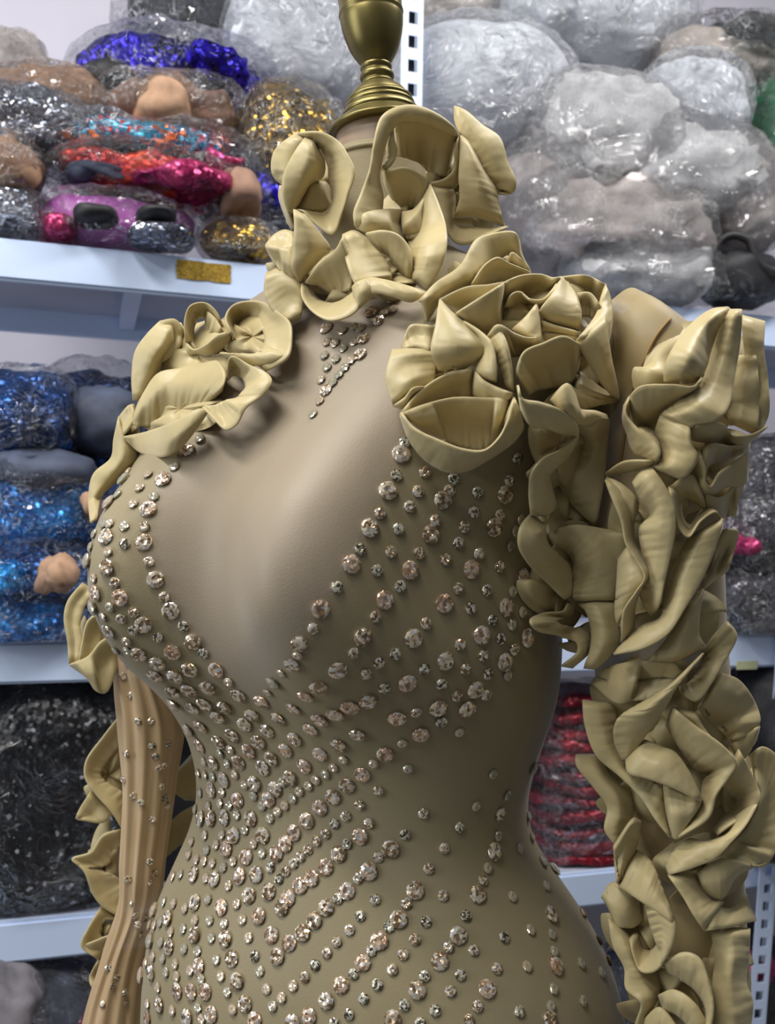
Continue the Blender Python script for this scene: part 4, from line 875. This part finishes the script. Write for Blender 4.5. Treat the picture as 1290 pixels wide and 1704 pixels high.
I_ = [
 [[(680,210,4.2),(560,360,4.5),(540,400,4.5),(430,560,4.3),(370,640,4)],[(600,290,4),(490,400,4.2),(430,460,4.4),(370,560,4.2),(362,640,3.9)],[(560,330,3.2),(450,400,3.2),(330,480,3.6),(320,560,3.6),(355,640,3.6)]],
 [[(195,400,3.6),(205,500,3.8),(250,620,4),(340,700,4),(430,790,4),(490,880,4),(545,950,3.8)],[(260,410,3.6),(270,500,4),(300,600,4.2),(370,700,4.2),(440,760,4),(500,840,3.8),(545,945,3.4)],[(335,410,2.4),(330,480,2.8),(330,560,3.2),(380,680,3.4),(450,710,3.4),(510,760,3.2),(545,930,2.8)]],
 [[(440,560,3.6),(510,590,3.6),(560,610,3.6),(620,690,3.8),(672,800,4.2)],[(370,640,3.8),(380,690,4),(450,710,4.2),(560,750,4.3),(668,805,4.3)]],
 [[(515,745,2.8),(560,765,3),(620,790,3.4),(670,805,4)],[(545,940,3),(570,955,3.4),(610,900,3.6),(660,830,4)]],
 [[(555,430,4),(650,510,4.2),(760,590,4.4),(810,655,4.4),(780,710,4.4),(730,780,4.2),(700,870,4),(575,955,3.8)],[(530,500,2.2),(590,600,2),(650,680,2),(700,690,2.2),(680,730,2.4),(670,790,2.6),(640,860,2.8),(580,940,3)]],
 [[(168,620,2),(170,660,2.2),(240,750,2.6),(295,830,2.8),(285,920,3),(330,985,3)],[(240,620,1.8),(270,700,2.8),(330,780,3.2),(345,850,3.2),(330,920,3.2),(335,985,3)],[(260,630,1.4),(300,700,2),(390,780,2.2),(390,860,2.4),(370,930,2.6),(340,985,3)]],
 [[(320,985,3.4),(325,1060,3.6),(335,1140,3.8)],[(400,875,3.8),(380,960,3.8),(345,1100,3.8)],[(425,885,3.2),(410,980,3),(340,1145,3.4)]],
 [[(340,1145,3.8),(420,1200,4),(480,1240,4),(565,1300,4.2)],[(410,1000,2.8),(470,1050,3),(500,1120,3.2),(560,1280,4)]],
 [[(450,1240,3.4),(470,1320,3),(500,1400,3)],[(480,1230,4),(515,1310,3.9),(520,1410,3.8)],[(510,1230,4),(563,1300,4.4),(545,1400,4.2),(510,1460,4)]],
 [[(385,1360,3.8),(400,1430,4),(430,1490,4),(480,1490,4),(520,1450,4),(545,1380,4)],[(410,1330,2.6),(430,1390,2),(460,1410,2),(490,1390,2.4),(500,1350,2.8)]],
 [[(270,1190,2.4),(300,1140,2),(330,1130,2.4)],[(300,1240,2.8),(360,1240,3.2),(415,1180,2.8)],[(330,1310,3),(400,1310,2.8),(440,1270,2.6)]],
 [[(300,1280,2.8),(320,1390,3.2),(365,1480,3.4),(370,1560,3.4),(430,1620,3.6),(410,1700,3.6),(400,1760,3.6)],[(330,1300,2.8),(365,1390,3.6),(400,1480,3.8),(440,1550,3.6),(460,1610,3.4),(440,1680,3.4),(440,1760,3.4)],[(360,1320,2),(400,1380,2.4),(430,1480,2.6),(500,1500,2.4),(500,1580,2.4),(470,1660,2.4),(480,1760,2.4)]],
 [[(520,1460,3.6),(600,1420,3.8),(660,1440,4),(700,1540,4.2),(718,1640,4.2),(700,1760,4)],[(530,1490,2.4),(580,1520,2.4),(640,1560,2.6),(680,1620,2.8),(690,1680,3),(660,1760,3.2)]],
 [[(500,1590,2.8),(560,1570,3.2),(640,1620,3.6),(700,1720,3.6)],[(520,1650,2.6),(560,1660,2.6),(600,1690,2.8),(640,1760,3)]],
 [[(430,1700,3.6),(500,1640,3.6),(530,1660,3.4),(600,1760,3.4)],[(440,1800,2.6),(500,1760,2.6),(540,1790,2.6)]],
 [[(740,290,3),(820,320,3),(880,400,3),(905,480,3.2),(890,510,3.4),(810,560,3.6)],[(710,350,3.6),(760,390,3.9),(810,450,3.9),(830,500,3.9),(820,530,3.8),(800,560,3.7)],[(660,430,3),(690,470,3),(740,510,3.2),(780,550,3.4),(795,565,3.4)]],
 [[(790,580,3.4),(850,540,3.4),(905,505,3.4)],[(820,650,2.8),(855,620,2.8),(890,560,2.8)]],
 [[(640,450,3.6),(690,530,3.6),(750,590,3.6),(810,650,3.6)],[(560,430,3),(640,520,2.6),(720,600,2.6),(800,660,3)]],
 [[(770,85,3.4),(808,140,3.6),(760,240,3.6),(710,330,3.6),(650,400,3.6),(590,370,3.6)],[(670,210,2.4),(680,220,2.4),(660,270,2.4),(640,310,2.4),(620,330,2.6),(585,345,3)]],
 [[(820,600,3.8),(880,720,4),(905,790,4.2),(870,850,4.2),(790,900,4),(735,940,4)],[(760,740,2.6),(790,780,2.6),(815,800,2.6),(790,840,2.6),(760,870,2.6),(720,920,2.8)]],
 [[(905,800,4),(850,900,4.2),(790,970,4.2),(730,1030,4.2),(640,1070,4),(540,1100,3.8)],[(750,900,3.2),(730,960,3),(680,970,2.6),(620,960,2.4),(560,1010,2.4),(530,1070,2.8)]],
 [[(870,620,2.4),(920,590,2.2),(990,650,2),(1000,900,2.2),(930,1060,3),(850,1070,3.2)],[(890,720,2.8),(910,800,2.8),(880,870,2.8),(840,940,2.8),(780,1000,2.8),(760,1040,2.8)]],
 [[(540,1105,3.6),(600,1190,3.8),(640,1260,4),(685,1325,4)],[(650,1090,2.4),(680,1160,2.2),(720,1210,2.6),(760,1210,2.8)]],
 [[(685,1325,4),(780,1310,4),(890,1285,3.6)],[(710,1220,2.8),(790,1240,2.4),(850,1180,2.4)]],
 [[(655,1100,3.2),(730,1050,3.6),(800,1045,3.6),(880,1070,3.2)],[(670,1160,2.4),(740,1205,2.8),(770,1180,3.2),(800,1110,3)]],
 [[(715,1340,2.8),(730,1440,2.8),(720,1530,3),(720,1660,3.4),(720,1760,3.4)],[(790,1320,3.8),(800,1420,4.1),(790,1520,4.1),(800,1690,4.2),(800,1760,4.2)],[(865,1320,3),(860,1430,2.8),(850,1540,3),(875,1610,3),(860,1760,3)]],
 [[(265,280,2.4),(330,260,2.8),(440,240,3),(550,240,3),(600,300,2.8)],[(230,330,2),(335,410,3),(400,400,2.4),(470,390,2.4),(560,330,2.6)]],
]
E_ = [
 [[(440,178,2),(370,250,2.2),(310,340,2.4),(292,480,2.6),(298,600,2.6)],[(500,200,2.8),(450,300,3.2),(400,380,3.2),(370,470,3),(320,600,2.8)],[(520,260,2),(480,330,2),(450,390,1.8),(430,460,1.8),(360,590,2.2)]],
 [[(440,178,2.4),(520,170,2.2),(570,230,2)],[(440,400,2.2),(500,360,2.2),(560,290,2)]],
 [[(580,290,3.2),(575,170,3.4),(605,95,3.4),(680,80,3.2),(735,120,3.2),(775,200,3.2)],[(640,330,2),(620,220,1.6),(650,160,1.2),(680,160,1.2),(690,200,1.6),(720,250,2)]],
 [[(690,120,3),(740,170,3.4),(775,230,3.4)],[(680,230,2.2),(700,280,2.2),(760,250,2.6)]],
 [[(580,290,3.2),(620,330,3.4),(680,310,3.6),(760,250,3.6),(825,240,3.4)],[(580,360,3),(640,350,2.6),(700,360,2.4),(760,330,2.4),(830,260,3)]],
 [[(830,250,3),(792,160,3.4),(830,95,3.6),(900,72,3.6),(985,75,3.4),(1060,120,3.6),(1135,185,3.6),(1145,270,3.6),(1128,365,3.4),(1070,410,3),(1010,440,2.8)],[(860,320,1.8),(850,230,1.8),(880,170,1.8),(930,150,1.8),(970,160,1.6),(985,210,1.4),(1000,250,1.4),(1000,300,1.6),(980,335,1.8),(960,345,2),(900,370,2)]],
 [[(760,345,2.6),(860,350,2.6),(960,350,2),(1000,310,1.6)],[(790,360,2.8),(890,370,3),(1000,360,3),(1060,330,2.8)],[(830,375,2.6),(920,410,3),(1040,390,3.2),(1130,350,3.4)]],
 [[(330,600,3),(430,460,3.4),(560,430,3.6),(690,400,3.6),(750,395,3.6),(790,460,3.6),(770,550,3.2)],[(300,680,3.4),(420,560,4.2),(520,520,4.4),(620,510,4.2),(680,530,3.6),(720,560,2.8),(735,585,2.2)],[(285,735,3.2),(400,740,3.2),(480,720,3.2),(540,705,2.8),(600,670,2.2),(650,640,1.8),(690,620,1.6)]],
 [[(800,480,2.6),(822,368,3.2),(920,415,3.4),(1020,465,3.6),(1037,500,3.6),(990,570,3.6),(900,640,3.6),(850,730,3.4),(795,757,3.2),(730,700,2.8),(670,640,2.2)],[(800,500,1.6),(830,470,1.8),(880,480,2),(900,530,2.2),(880,560,2.2),(850,590,2),(800,600,2),(770,610,1.8),(740,625,1.6),(710,630,1.6),(680,630,1.6)]],
 [[(240,800,3.2),(380,770,3.4),(540,710,3.4),(660,650,3.2),(690,670,3)],[(250,805,3),(340,880,3),(460,900,3),(560,840,3),(650,730,2.8)]],
 [[(220,690,2),(270,630,2.4),(300,620,2.6)],[(240,790,2.8),(280,740,3),(310,690,3)]],
 [[(220,690,2.4),(195,810,2.2),(180,910,2),(85,1000,2.2),(60,1130,2.2),(70,1260,2)],[(240,770,2.8),(250,850,2.8),(230,930,2.8),(150,1030,2.6),(90,1120,2.6),(82,1250,2.2)],[(245,800,2.4),(305,870,2.2),(310,930,1.8),(200,1040,1.6),(125,1110,1.6),(95,1240,1.6)]],
]
J_ = [
 [[(345,1255,2),(285,1330,2.2),(270,1400,2.4),(285,1500,2.4),(290,1590,2.6)],[(400,1290,1.6),(350,1350,2),(330,1430,2.2),(340,1500,2.4),(330,1590,2.6)]],
 [[(330,1590,3),(345,1500,3),(370,1410,3),(440,1370,2.4)],[(400,1570,2.4),(420,1500,2),(430,1440,1.8),(480,1400,1.6)]],
 [[(290,1595,2.8),(370,1560,3),(420,1500,2.6),(470,1470,2)],[(370,1650,2.6),(400,1700,2.6),(440,1710,2.4),(490,1600,2)]],
]
K_ = [
 [[(510,390,2.4),(440,480,2.6),(370,580,3),(365,650,3),(410,720,3),(480,800,3),(530,880,2.6)],[(525,480,1.6),(500,530,1.8),(460,580,1.8),(430,640,1.8),(470,680,1.8),(530,720,1.6),(535,800,1.6)]],
 [[(390,710,2.4),(340,790,2.6),(325,825,2.8)],[(480,800,2.2),(440,840,2.2),(335,830,2.8)]],
 [[(530,870,2),(440,900,2.4),(390,970,2.6),(310,1000,2.8),(350,1035,2.8)],[(530,920,1.4),(490,980,1.4),(460,1025,1.6),(400,1035,2.2),(355,1038,2.6)]],
 [[(310,1005,2.8),(360,1050,2.8),(400,1150,2.6),(440,1200,2.4),(520,1250,2)],[(380,1040,2.2),(470,1060,1.8),(520,1100,1.6),(525,1160,1.4),(525,1220,1.4)]],
 [[(440,1195,2.2),(380,1290,2.6),(350,1370,2.8),(420,1425,2.6)],[(520,1260,1.6),(450,1260,1.8),(430,1320,1.6),(490,1360,1.6)]],
 [[(355,1370,2.8),(430,1340,3),(490,1310,2.4),(530,1220,2)],[(420,1425,2.4),(460,1390,2),(500,1350,1.8),(540,1300,1.6)]],
 [[(420,1430,2.2),(385,1510,2.2),(400,1560,2)],[(470,1390,1.8),(430,1480,1.8),(420,1540,1.6)]],
 [[(760,620,1),(740,700,1),(790,745,1)],[(830,540,1),(850,650,1),(860,750,1)]],
 [[(700,870,1),(780,800,1.2),(860,760,1)],[(690,1010,.6),(760,950,.6),(870,850,.6)]],
]
NECK = (640, 330)
ruffle('collar_rosette', 'small collar rosette on the left of the neck', BV_BODY, NECK, '4', A_, under=[(518, 310, 46, 70)], lim=0.02)
ruffle('collar_rosette', 'low row of folded petals along the front of the collar', BV_BODY, (620, 440), '4', D_, under=[(575, 460, 95, 42), (480, 440, 30, 40), (630, 470, 60, 35)], lim=0.02)
ruffle('collar_rosette', 'tall open collar rosette under the chin of the finial', BV_BODY, NECK, '4', B_, under=[(668, 400, 58, 80), (738, 300, 26, 48)], lim=0.02, hs=1.1)
ruffle('collar_rosette', 'collar rosette on the right of the neck', BV_BODY, (680, 340), '4', C_, under=[(785, 345, 48, 45), (800, 275, 36, 50), (770, 300, 30, 60)], lim=0.02)
ruffle('shoulder_ruffle', 'cluster of satin rosettes on the far shoulder', BV_BODY, (360, 620), '5', E_, under=[(330, 590, 70, 55), (420, 560, 45, 38), (300, 680, 65, 38), (215, 740, 22, 50)], lim=0.05)
ruffle('shoulder_ruffle', 'large cluster of satin rosettes on the near shoulder', BV_BODY, (880, 600), '6', F_, under=[(900, 540, 90, 62), (740, 620, 70, 75), (768, 710, 62, 45), (945, 610, 60, 55), (800, 470, 60, 45)], lim=0.06)
ruffle('armhole_ruffle', 'serpentine ruffle falling from the near shoulder to the underarm', BV_BODY, (900, 800), '7', G_, under=[(930, 740, 50, 80), (940, 880, 62, 70), (930, 980, 58, 62), (985, 1065, 45, 28)], lim=0.05, dz=-0.02)
ruffle('sleeve_ruffle', 'dense ruffles around the upper half of the near sleeve', BV_R, (1090, 800), '7', H_, under=[(1140, 640, 85, 95), (1170, 780, 80, 75), (1085, 900, 85, 95), (1120, 1010, 80, 60), (1200, 620, 50, 90)], lim=0.03)
ruffle('sleeve_ruffle', 'dense ruffles around the lower half of the near sleeve', BV_R, (1120, 1300), '8', I_, under=[(1080, 1160, 85, 65), (1160, 1260, 95, 95), (1060, 1290, 62, 80), (1170, 1440, 80, 55), (1060, 1540, 50, 75), (1100, 1660, 60, 60), (1210, 1620, 40, 80), (1240, 1330, 45, 70)], lim=0.03)
ruffle('sleeve_ruffle', 'short ruffle peeping out beside the far bust', BV_L, (225, 1120), 'A', J_, under=[(155, 1070, 28, 48)], lim=0.02)
ruffle('sleeve_ruffle', 'ruffles along the back of the far sleeve', BV_L, (235, 1350), 'B', K_, under=[(180, 1290, 34, 60), (175, 1430, 28, 60), (170, 1560, 22, 36)], lim=0.02, dz=0.045)

# ------------------------------------------------------------------ crystals sewn on the gown
def crystal_mesh(name, sides, mat, tall=0.55):
    "brilliant cut: table, crown facets, girdle, short base; unit radius, base at z=0"
    vs, fs = [], []
    def ring(r, z, off=0.0):
        s = len(vs)
        for k in range(sides):
            q = 2 * math.pi * (k + off) / sides
            vs.append((r * math.cos(q), r * math.sin(q), z))
        return s
    b = ring(0.72, 0.0); g = ring(1.0, tall * 0.55); c = ring(0.80, tall * 0.82, 0.5); t = ring(0.46, tall, 0.0)
    for k in range(sides):
        k1 = (k + 1) % sides
        fs.append((b + k, b + k1, g + k1, g + k))
        fs.append((g + k, g + k1, c + k)); fs.append((g + k1, c + k1, c + k))
        fs.append((c + k, c + k1, t + k1)); fs.append((t + k, c + k, t + k1))
    # table with a sunken star so that it breaks the light like a foiled stone
    s = len(vs); vs.append((0, 0, tall * 0.80))
    for k in range(sides): fs.append((t + k, t + (k + 1) % sides, s))
    fs.append(tuple(range(b, b + sides))[::-1])
    me = mesh(name, vs, fs); me.materials.append(mat)
    return me
def crystal_mat(name, col, dark):
    m = NT(name); tc = m.n('ShaderNodeTexCoord')
    vo = m.n('ShaderNodeTexVoronoi', i_Scale=2.6); 
    oi = m.n('ShaderNodeObjectInfo'); ad = m.n('ShaderNodeVectorMath', operation='ADD'); m.l(tc.outputs['Object'], ad.inputs[0])
    cmb = m.n('ShaderNodeCombineXYZ'); ml = m.n('ShaderNodeMath', operation='MULTIPLY'); m.l(oi.outputs['Random'], ml.inputs[0]); ml.inputs[1].default_value = 40.0
    m.l(ml.outputs[0], cmb.inputs[0]); m.l(cmb.outputs[0], ad.inputs[1]); m.l(ad.outputs[0], vo.inputs['Vector'])
    sp_ = m.n('ShaderNodeSeparateColor'); m.l(vo.outputs['Color'], sp_.inputs[0])
    r = m.ramp(sp_.outputs[0], [(0.0, dark), (0.35, tuple(0.5 * (a + b) for a, b in zip(col, dark))), (0.55, col), (0.78, (1.0, 0.97, 0.92))]); r.color_ramp.interpolation = 'CONSTANT'  # near-white and dark cells paint glints and dark facets into the colour
    m.l(r.outputs[0], m.p.inputs['Base Color'])
    geo = m.n('ShaderNodeNewGeometry')
    sub = m.n('ShaderNodeVectorMath', operation='SUBTRACT'); m.l(vo.outputs['Color'], sub.inputs[0]); sub.inputs[1].default_value = (0.5, 0.5, 0.5)
    scl = m.n('ShaderNodeVectorMath', operation='SCALE'); m.l(sub.outputs[0], scl.inputs[0]); scl.inputs['Scale'].default_value = 0.95
    a2 = m.n('ShaderNodeVectorMath', operation='ADD'); m.l(geo.outputs['Normal'], a2.inputs[0]); m.l(scl.outputs[0], a2.inputs[1])
    nr = m.n('ShaderNodeVectorMath', operation='NORMALIZE'); m.l(a2.outputs[0], nr.inputs[0]); m.l(nr.outputs[0], m.p.inputs['Normal'])
    m.p.inputs['Metallic'].default_value = 0.42; m.p.inputs['Roughness'].default_value = 0.12
    m.p.inputs['Coat Weight'].default_value = 0.6; m.p.inputs['Coat Roughness'].default_value = 0.03
    return m.mat
CR = [crystal_mat('champagne_crystal', srgb(248, 232, 206), srgb(140, 114, 82)), crystal_mat('peach_crystal', srgb(250, 224, 198), srgb(168, 134, 104)), crystal_mat('smoky_crystal', srgb(240, 232, 206), srgb(84, 76, 54))]
CM_L = [crystal_mesh('crystal', 10, CR[0]), crystal_mesh('crystal', 10, CR[1]), crystal_mesh('crystal', 10, CR[0], 0.65)]
CM_S = [crystal_mesh('crystal', 8, CR[2], 0.7), crystal_mesh('crystal', 8, CR[0], 0.7)]
def P(s): return [tuple(float(v) for v in q.split(',')) for q in s.split()]
CRY = []        # (px, py, radius px)
def add(ox, oy, sc, pts, r, ymin=-1e9, ymax=1e9, xmin=-1e9):
    for (x, y) in P(pts):
        if ymin <= y <= ymax and x >= xmin: CRY.append((ox + x / sc, oy + y / sc, r))
add(120, 720, 3.225, "620,98 490,252 410,412 385,588 447,788 528,955 650,1120 775,1270 895,1408 540,1175 633,1268 383,1028 258,885 190,725 185,562 205,380 285,255 730,1365 555,1303 460,1235 628,1380 543,1383 447,1300 818,1470 712,1453 645,1472 550,1450 785,1520 970,1510 1020,1440 1085,1335 1180,1240 1220,1130 1190,1475 1255,1410 1110,1530 90,690 130,860 120,935 200,1065 360,1185", 14)
add(120, 720, 3.225, "550,185 410,228 363,298 440,345 332,382 282,502 390,505 283,597 412,692 195,640 230,805 495,880 205,935 265,997 332,962 330,1060 465,1097 598,1038 705,1182 842,1335 1053,1388 1125,1285 1212,1190 1285,1050 250,335 175,490 205,490 120,780 95,545 105,615 170,985 295,1115 240,1165 300,1165 690,35 305,215", 9)
add(480, 700, 2.932, "550,165 483,343 752,388 395,525 1052,360 1000,520 692,555 305,700 590,730 888,725 155,918 467,875 758,890 1140,765 1057,910 362,1055 608,1060 940,1045 240,1215 762,1173 1052,1178 1160,1060 148,1295 578,1278 910,1310 390,1365 300,1395 730,1400 870,1403 230,1430 530,1450 155,1455", 15.5)
add(480, 700, 2.932, "568,110 525,268 665,252 805,283 632,345 590,420 785,340 920,350 1115,183 1075,292 445,453 903,445 535,530 715,487 855,517 1028,460 348,628 497,640 635,647 828,597 1080,612 765,677 928,650 430,730 1028,713 235,812 543,808 825,818 965,828 1090,835 120,1012 422,955 888,915 1138,935 668,988 993,975 1085,995 835,1090 1035,1065 318,1132 520,1137 440,1180 948,1145 378,1233 660,1210 860,1212 972,1235 1068,1240 467,1303 745,1283 822,1340 962,1335 625,1420 745,1465 1105,540 1130,480 1100,1115", 10)
add(220, 1080, 3.225, "605,400 725,435 960,428 875,478 540,460 630,545 825,540 1010,560 1110,510 1210,455 680,495 750,583 705,635 925,625 850,690 575,605 470,495 370,410 310,430 365,515 440,605 497,700 430,755 660,720 770,750 735,805 570,808 640,908 500,905 430,910 375,910 1235,670 1155,730 1080,790 1010,850 940,920 870,985 825,1045 705,1000 550,1000 510,1075 615,1115 775,1100 1225,1005 1110,1100 1040,1170 670,1210 580,1220 965,1230 445,1235 335,1210 905,1270", 13.5)
add(220, 1080, 3.225, "1135,590 1083,632 1040,668 988,700 948,732 900,762 865,800 822,838 783,870 742,908 1222,835 1148,895 1088,935 1040,990 993,1030 947,1075 908,1115 870,1150 828,1192 790,1235 555,670 607,725 655,785 700,840 530,535 475,555 515,610 390,600 360,665 397,672 437,682 487,765 525,835 565,890 475,825 415,840 608,970 655,1045 700,1095 745,1172 485,995 455,1050 545,1140 493,1172 345,860 370,770 520,1270 395,1000 405,1080 435,1150 390,1140 350,1130 310,1105 325,1035 265,1210 225,1220 400,1230 1155,1045 1265,940 1215,1235 808,712 1280,610", 8.8)
add(560, 1100, 2.932, "240,450 412,355 265,915 160,1025 765,930", 14.5)
add(560, 1100, 2.932, "795,745 955,520 1005,980 1155,1020", 11.5)
add(560, 1100, 2.932, "322,398 182,497 507,298 600,345 350,522 205,630 425,742 160,790 335,845 525,912 450,1012 680,705 598,810 762,550 830,652 785,852 735,1010 712,1070 890,915 950,860 1080,1010 1020,1095 975,760 105,1060 205,955", 9)
add(220, 1380, 3.071, "600,340 700,320 800,352 770,400 865,305 1100,315 995,400 935,465 650,445 715,540 805,580 875,530 745,650 480,560 512,660 460,400 325,375 325,540 345,700 540,775 580,890 408,945 378,830 1265,565 1180,680 1070,795 995,875 905,955 630,975 825,985 305,830 235,825 190,455 195,600 100,570 105,730 145,895 285,960 85,970 55,745 110,415", 13.5)
add(220, 1380, 3.071, "1055,355 1155,255 1243,360 1168,442 1113,515 1048,575 997,632 937,695 885,755 825,800 767,860 720,903 690,815 655,725 630,648 598,553 565,462 537,382 392,358 400,465 473,482 408,555 433,665 457,750 490,830 518,920 325,465 338,622 300,722 358,765 270,612 265,508 275,405 218,378 150,475 203,525 152,577 163,660 225,688 233,750 178,730 137,808 210,925 340,910 120,490 75,685 112,650 85,890 1225,620 1133,740 1253,795 1185,865 1110,945 1035,990 168,370 360,970 85,490", 9)
add(600, 1380, 2.804, "255,285 180,420 90,520 455,495 370,615 265,750 590,745 545,305 885,400 910,640 150,885 880,890", 14.5)
add(600, 1380, 2.804, "215,348 135,455 385,310 305,432 255,515 200,583 150,655 80,725 490,405 410,550 527,565 465,680 300,683 205,820 420,755 348,845 545,825 635,650 668,505 790,470 775,640 740,850 705,315 888,490 900,570 898,745 885,825 1025,625 1120,668 1033,800 1090,395 862,268 505,890 280,905 1145,520 1190,615", 9.3)
add(0, 0, 1, "543,650 600,590 618,520 630,535 605,565 543,547", 11.5)
add(0, 0, 1, "545,570 541,592 545,612 535,632 533,668 522,690 652,500 655,516 585,600 575,612 565,624 555,637 570,552 572,580 590,545 590,570 560,598 640,522 600,548 558,572", 8.6)
random.seed(5)
placed = []
for (px, py, r) in CRY:
    h = hit(BV_BODY, px, py)
    if h[0] is None:
        for k in range(1, 12):
            h = hit(BV_BODY, px + (600 - px) * k * 0.01, py)
            if h[0] is not None: break
    if h[0] is None: continue
    nrm = h[1]
    if nrm.dot(EYE - h[0]) < 0: nrm = -nrm
    rad = r * 1.06 * h[0].y / F
    placed.append((rad * (0.35 + 0.65 * abs(nrm.dot((EYE - h[0]).normalized()))), rad, h[0], nrm, r))
placed.sort(key=lambda q: -q[0])
keep = [q for i, q in enumerate(placed) if all((q[2] - o[2]).length > 0.5 * (q[1] + o[1]) for o in placed[:i])]
def crystal_matrix(p, n, rad):
    q = n.to_track_quat('Z', 'Y').to_matrix().to_4x4()
    return Matrix.Translation(p - n * rad * 0.04) @ q @ Matrix.Rotation(random.uniform(0, 6.28), 4, 'Z') @ Matrix.Rotation(random.uniform(-0.09, 0.09), 4, 'X') @ Matrix.Diagonal((rad, rad, rad, 1))
PINV = Matrix.Identity(4)
for (_, rad, p, n, r) in keep[:298]:
    me = random.choice(CM_L) if r > 11 else random.choice(CM_S)
    o = bpy.data.objects.new('crystal', me); COL.objects.link(o)
    o.parent = bodice; o.matrix_parent_inverse = PINV
    o.matrix_basis = crystal_matrix(p, n, rad)
def joined(name, lst, parent, label):
    vs, fs, mi = [], [], []
    for (rad, p, n) in lst:
        me = random.choice(CM_S); M = crystal_matrix(p, n, rad); b = len(vs)
        vs += [M @ v.co for v in me.vertices]
        for f in me.polygons: fs.append(tuple(b + i for i in f.vertices)); mi.append(0 if me is CM_S[0] else 1)
    me = mesh(name, vs, fs); me.materials.append(CR[2]); me.materials.append(CR[0])
    me.polygons.foreach_set('material_index', mi)
    o = link(name, me, None, parent, smooth=False); o.matrix_parent_inverse = PINV
    o['kind'] = 'stuff'; o['label'] = label
    return o
joined('small_crystals', [(a[1], a[2], a[3]) for a in keep[298:]], bodice, 'smallest crystal studs scattered between the larger ones')
print('CRYSTALS', len(keep))
lst = []
for (x, y) in P("590,410 645,410 650,515 718,512 540,550 665,560 680,610 570,728 603,757 530,660 690,690 655,830 715,770 640,1010 545,1085 565,1185 575,1240 465,1465 500,1500 530,1570 440,1620 535,1615 700,740 660,1060 600,1320 540,165 595,170 525,220 560,300 700,600 640,1100 590,1280 620,1250 480,1540"):
    h = hit(BV_L, x / 2.566, 1040 + y / 2.566)
    if h[0] is not None:
        n = h[1] if h[1].dot(EYE - h[0]) > 0 else -h[1]
        lst.append((6.5 * h[0].y / F, h[0], n))
for (rad, p, n) in lst:
    o = bpy.data.objects.new('crystal', random.choice(CM_S)); COL.objects.link(o)
    o.parent = slv2; o.matrix_parent_inverse = PINV; o.matrix_basis = crystal_matrix(p, n, rad)
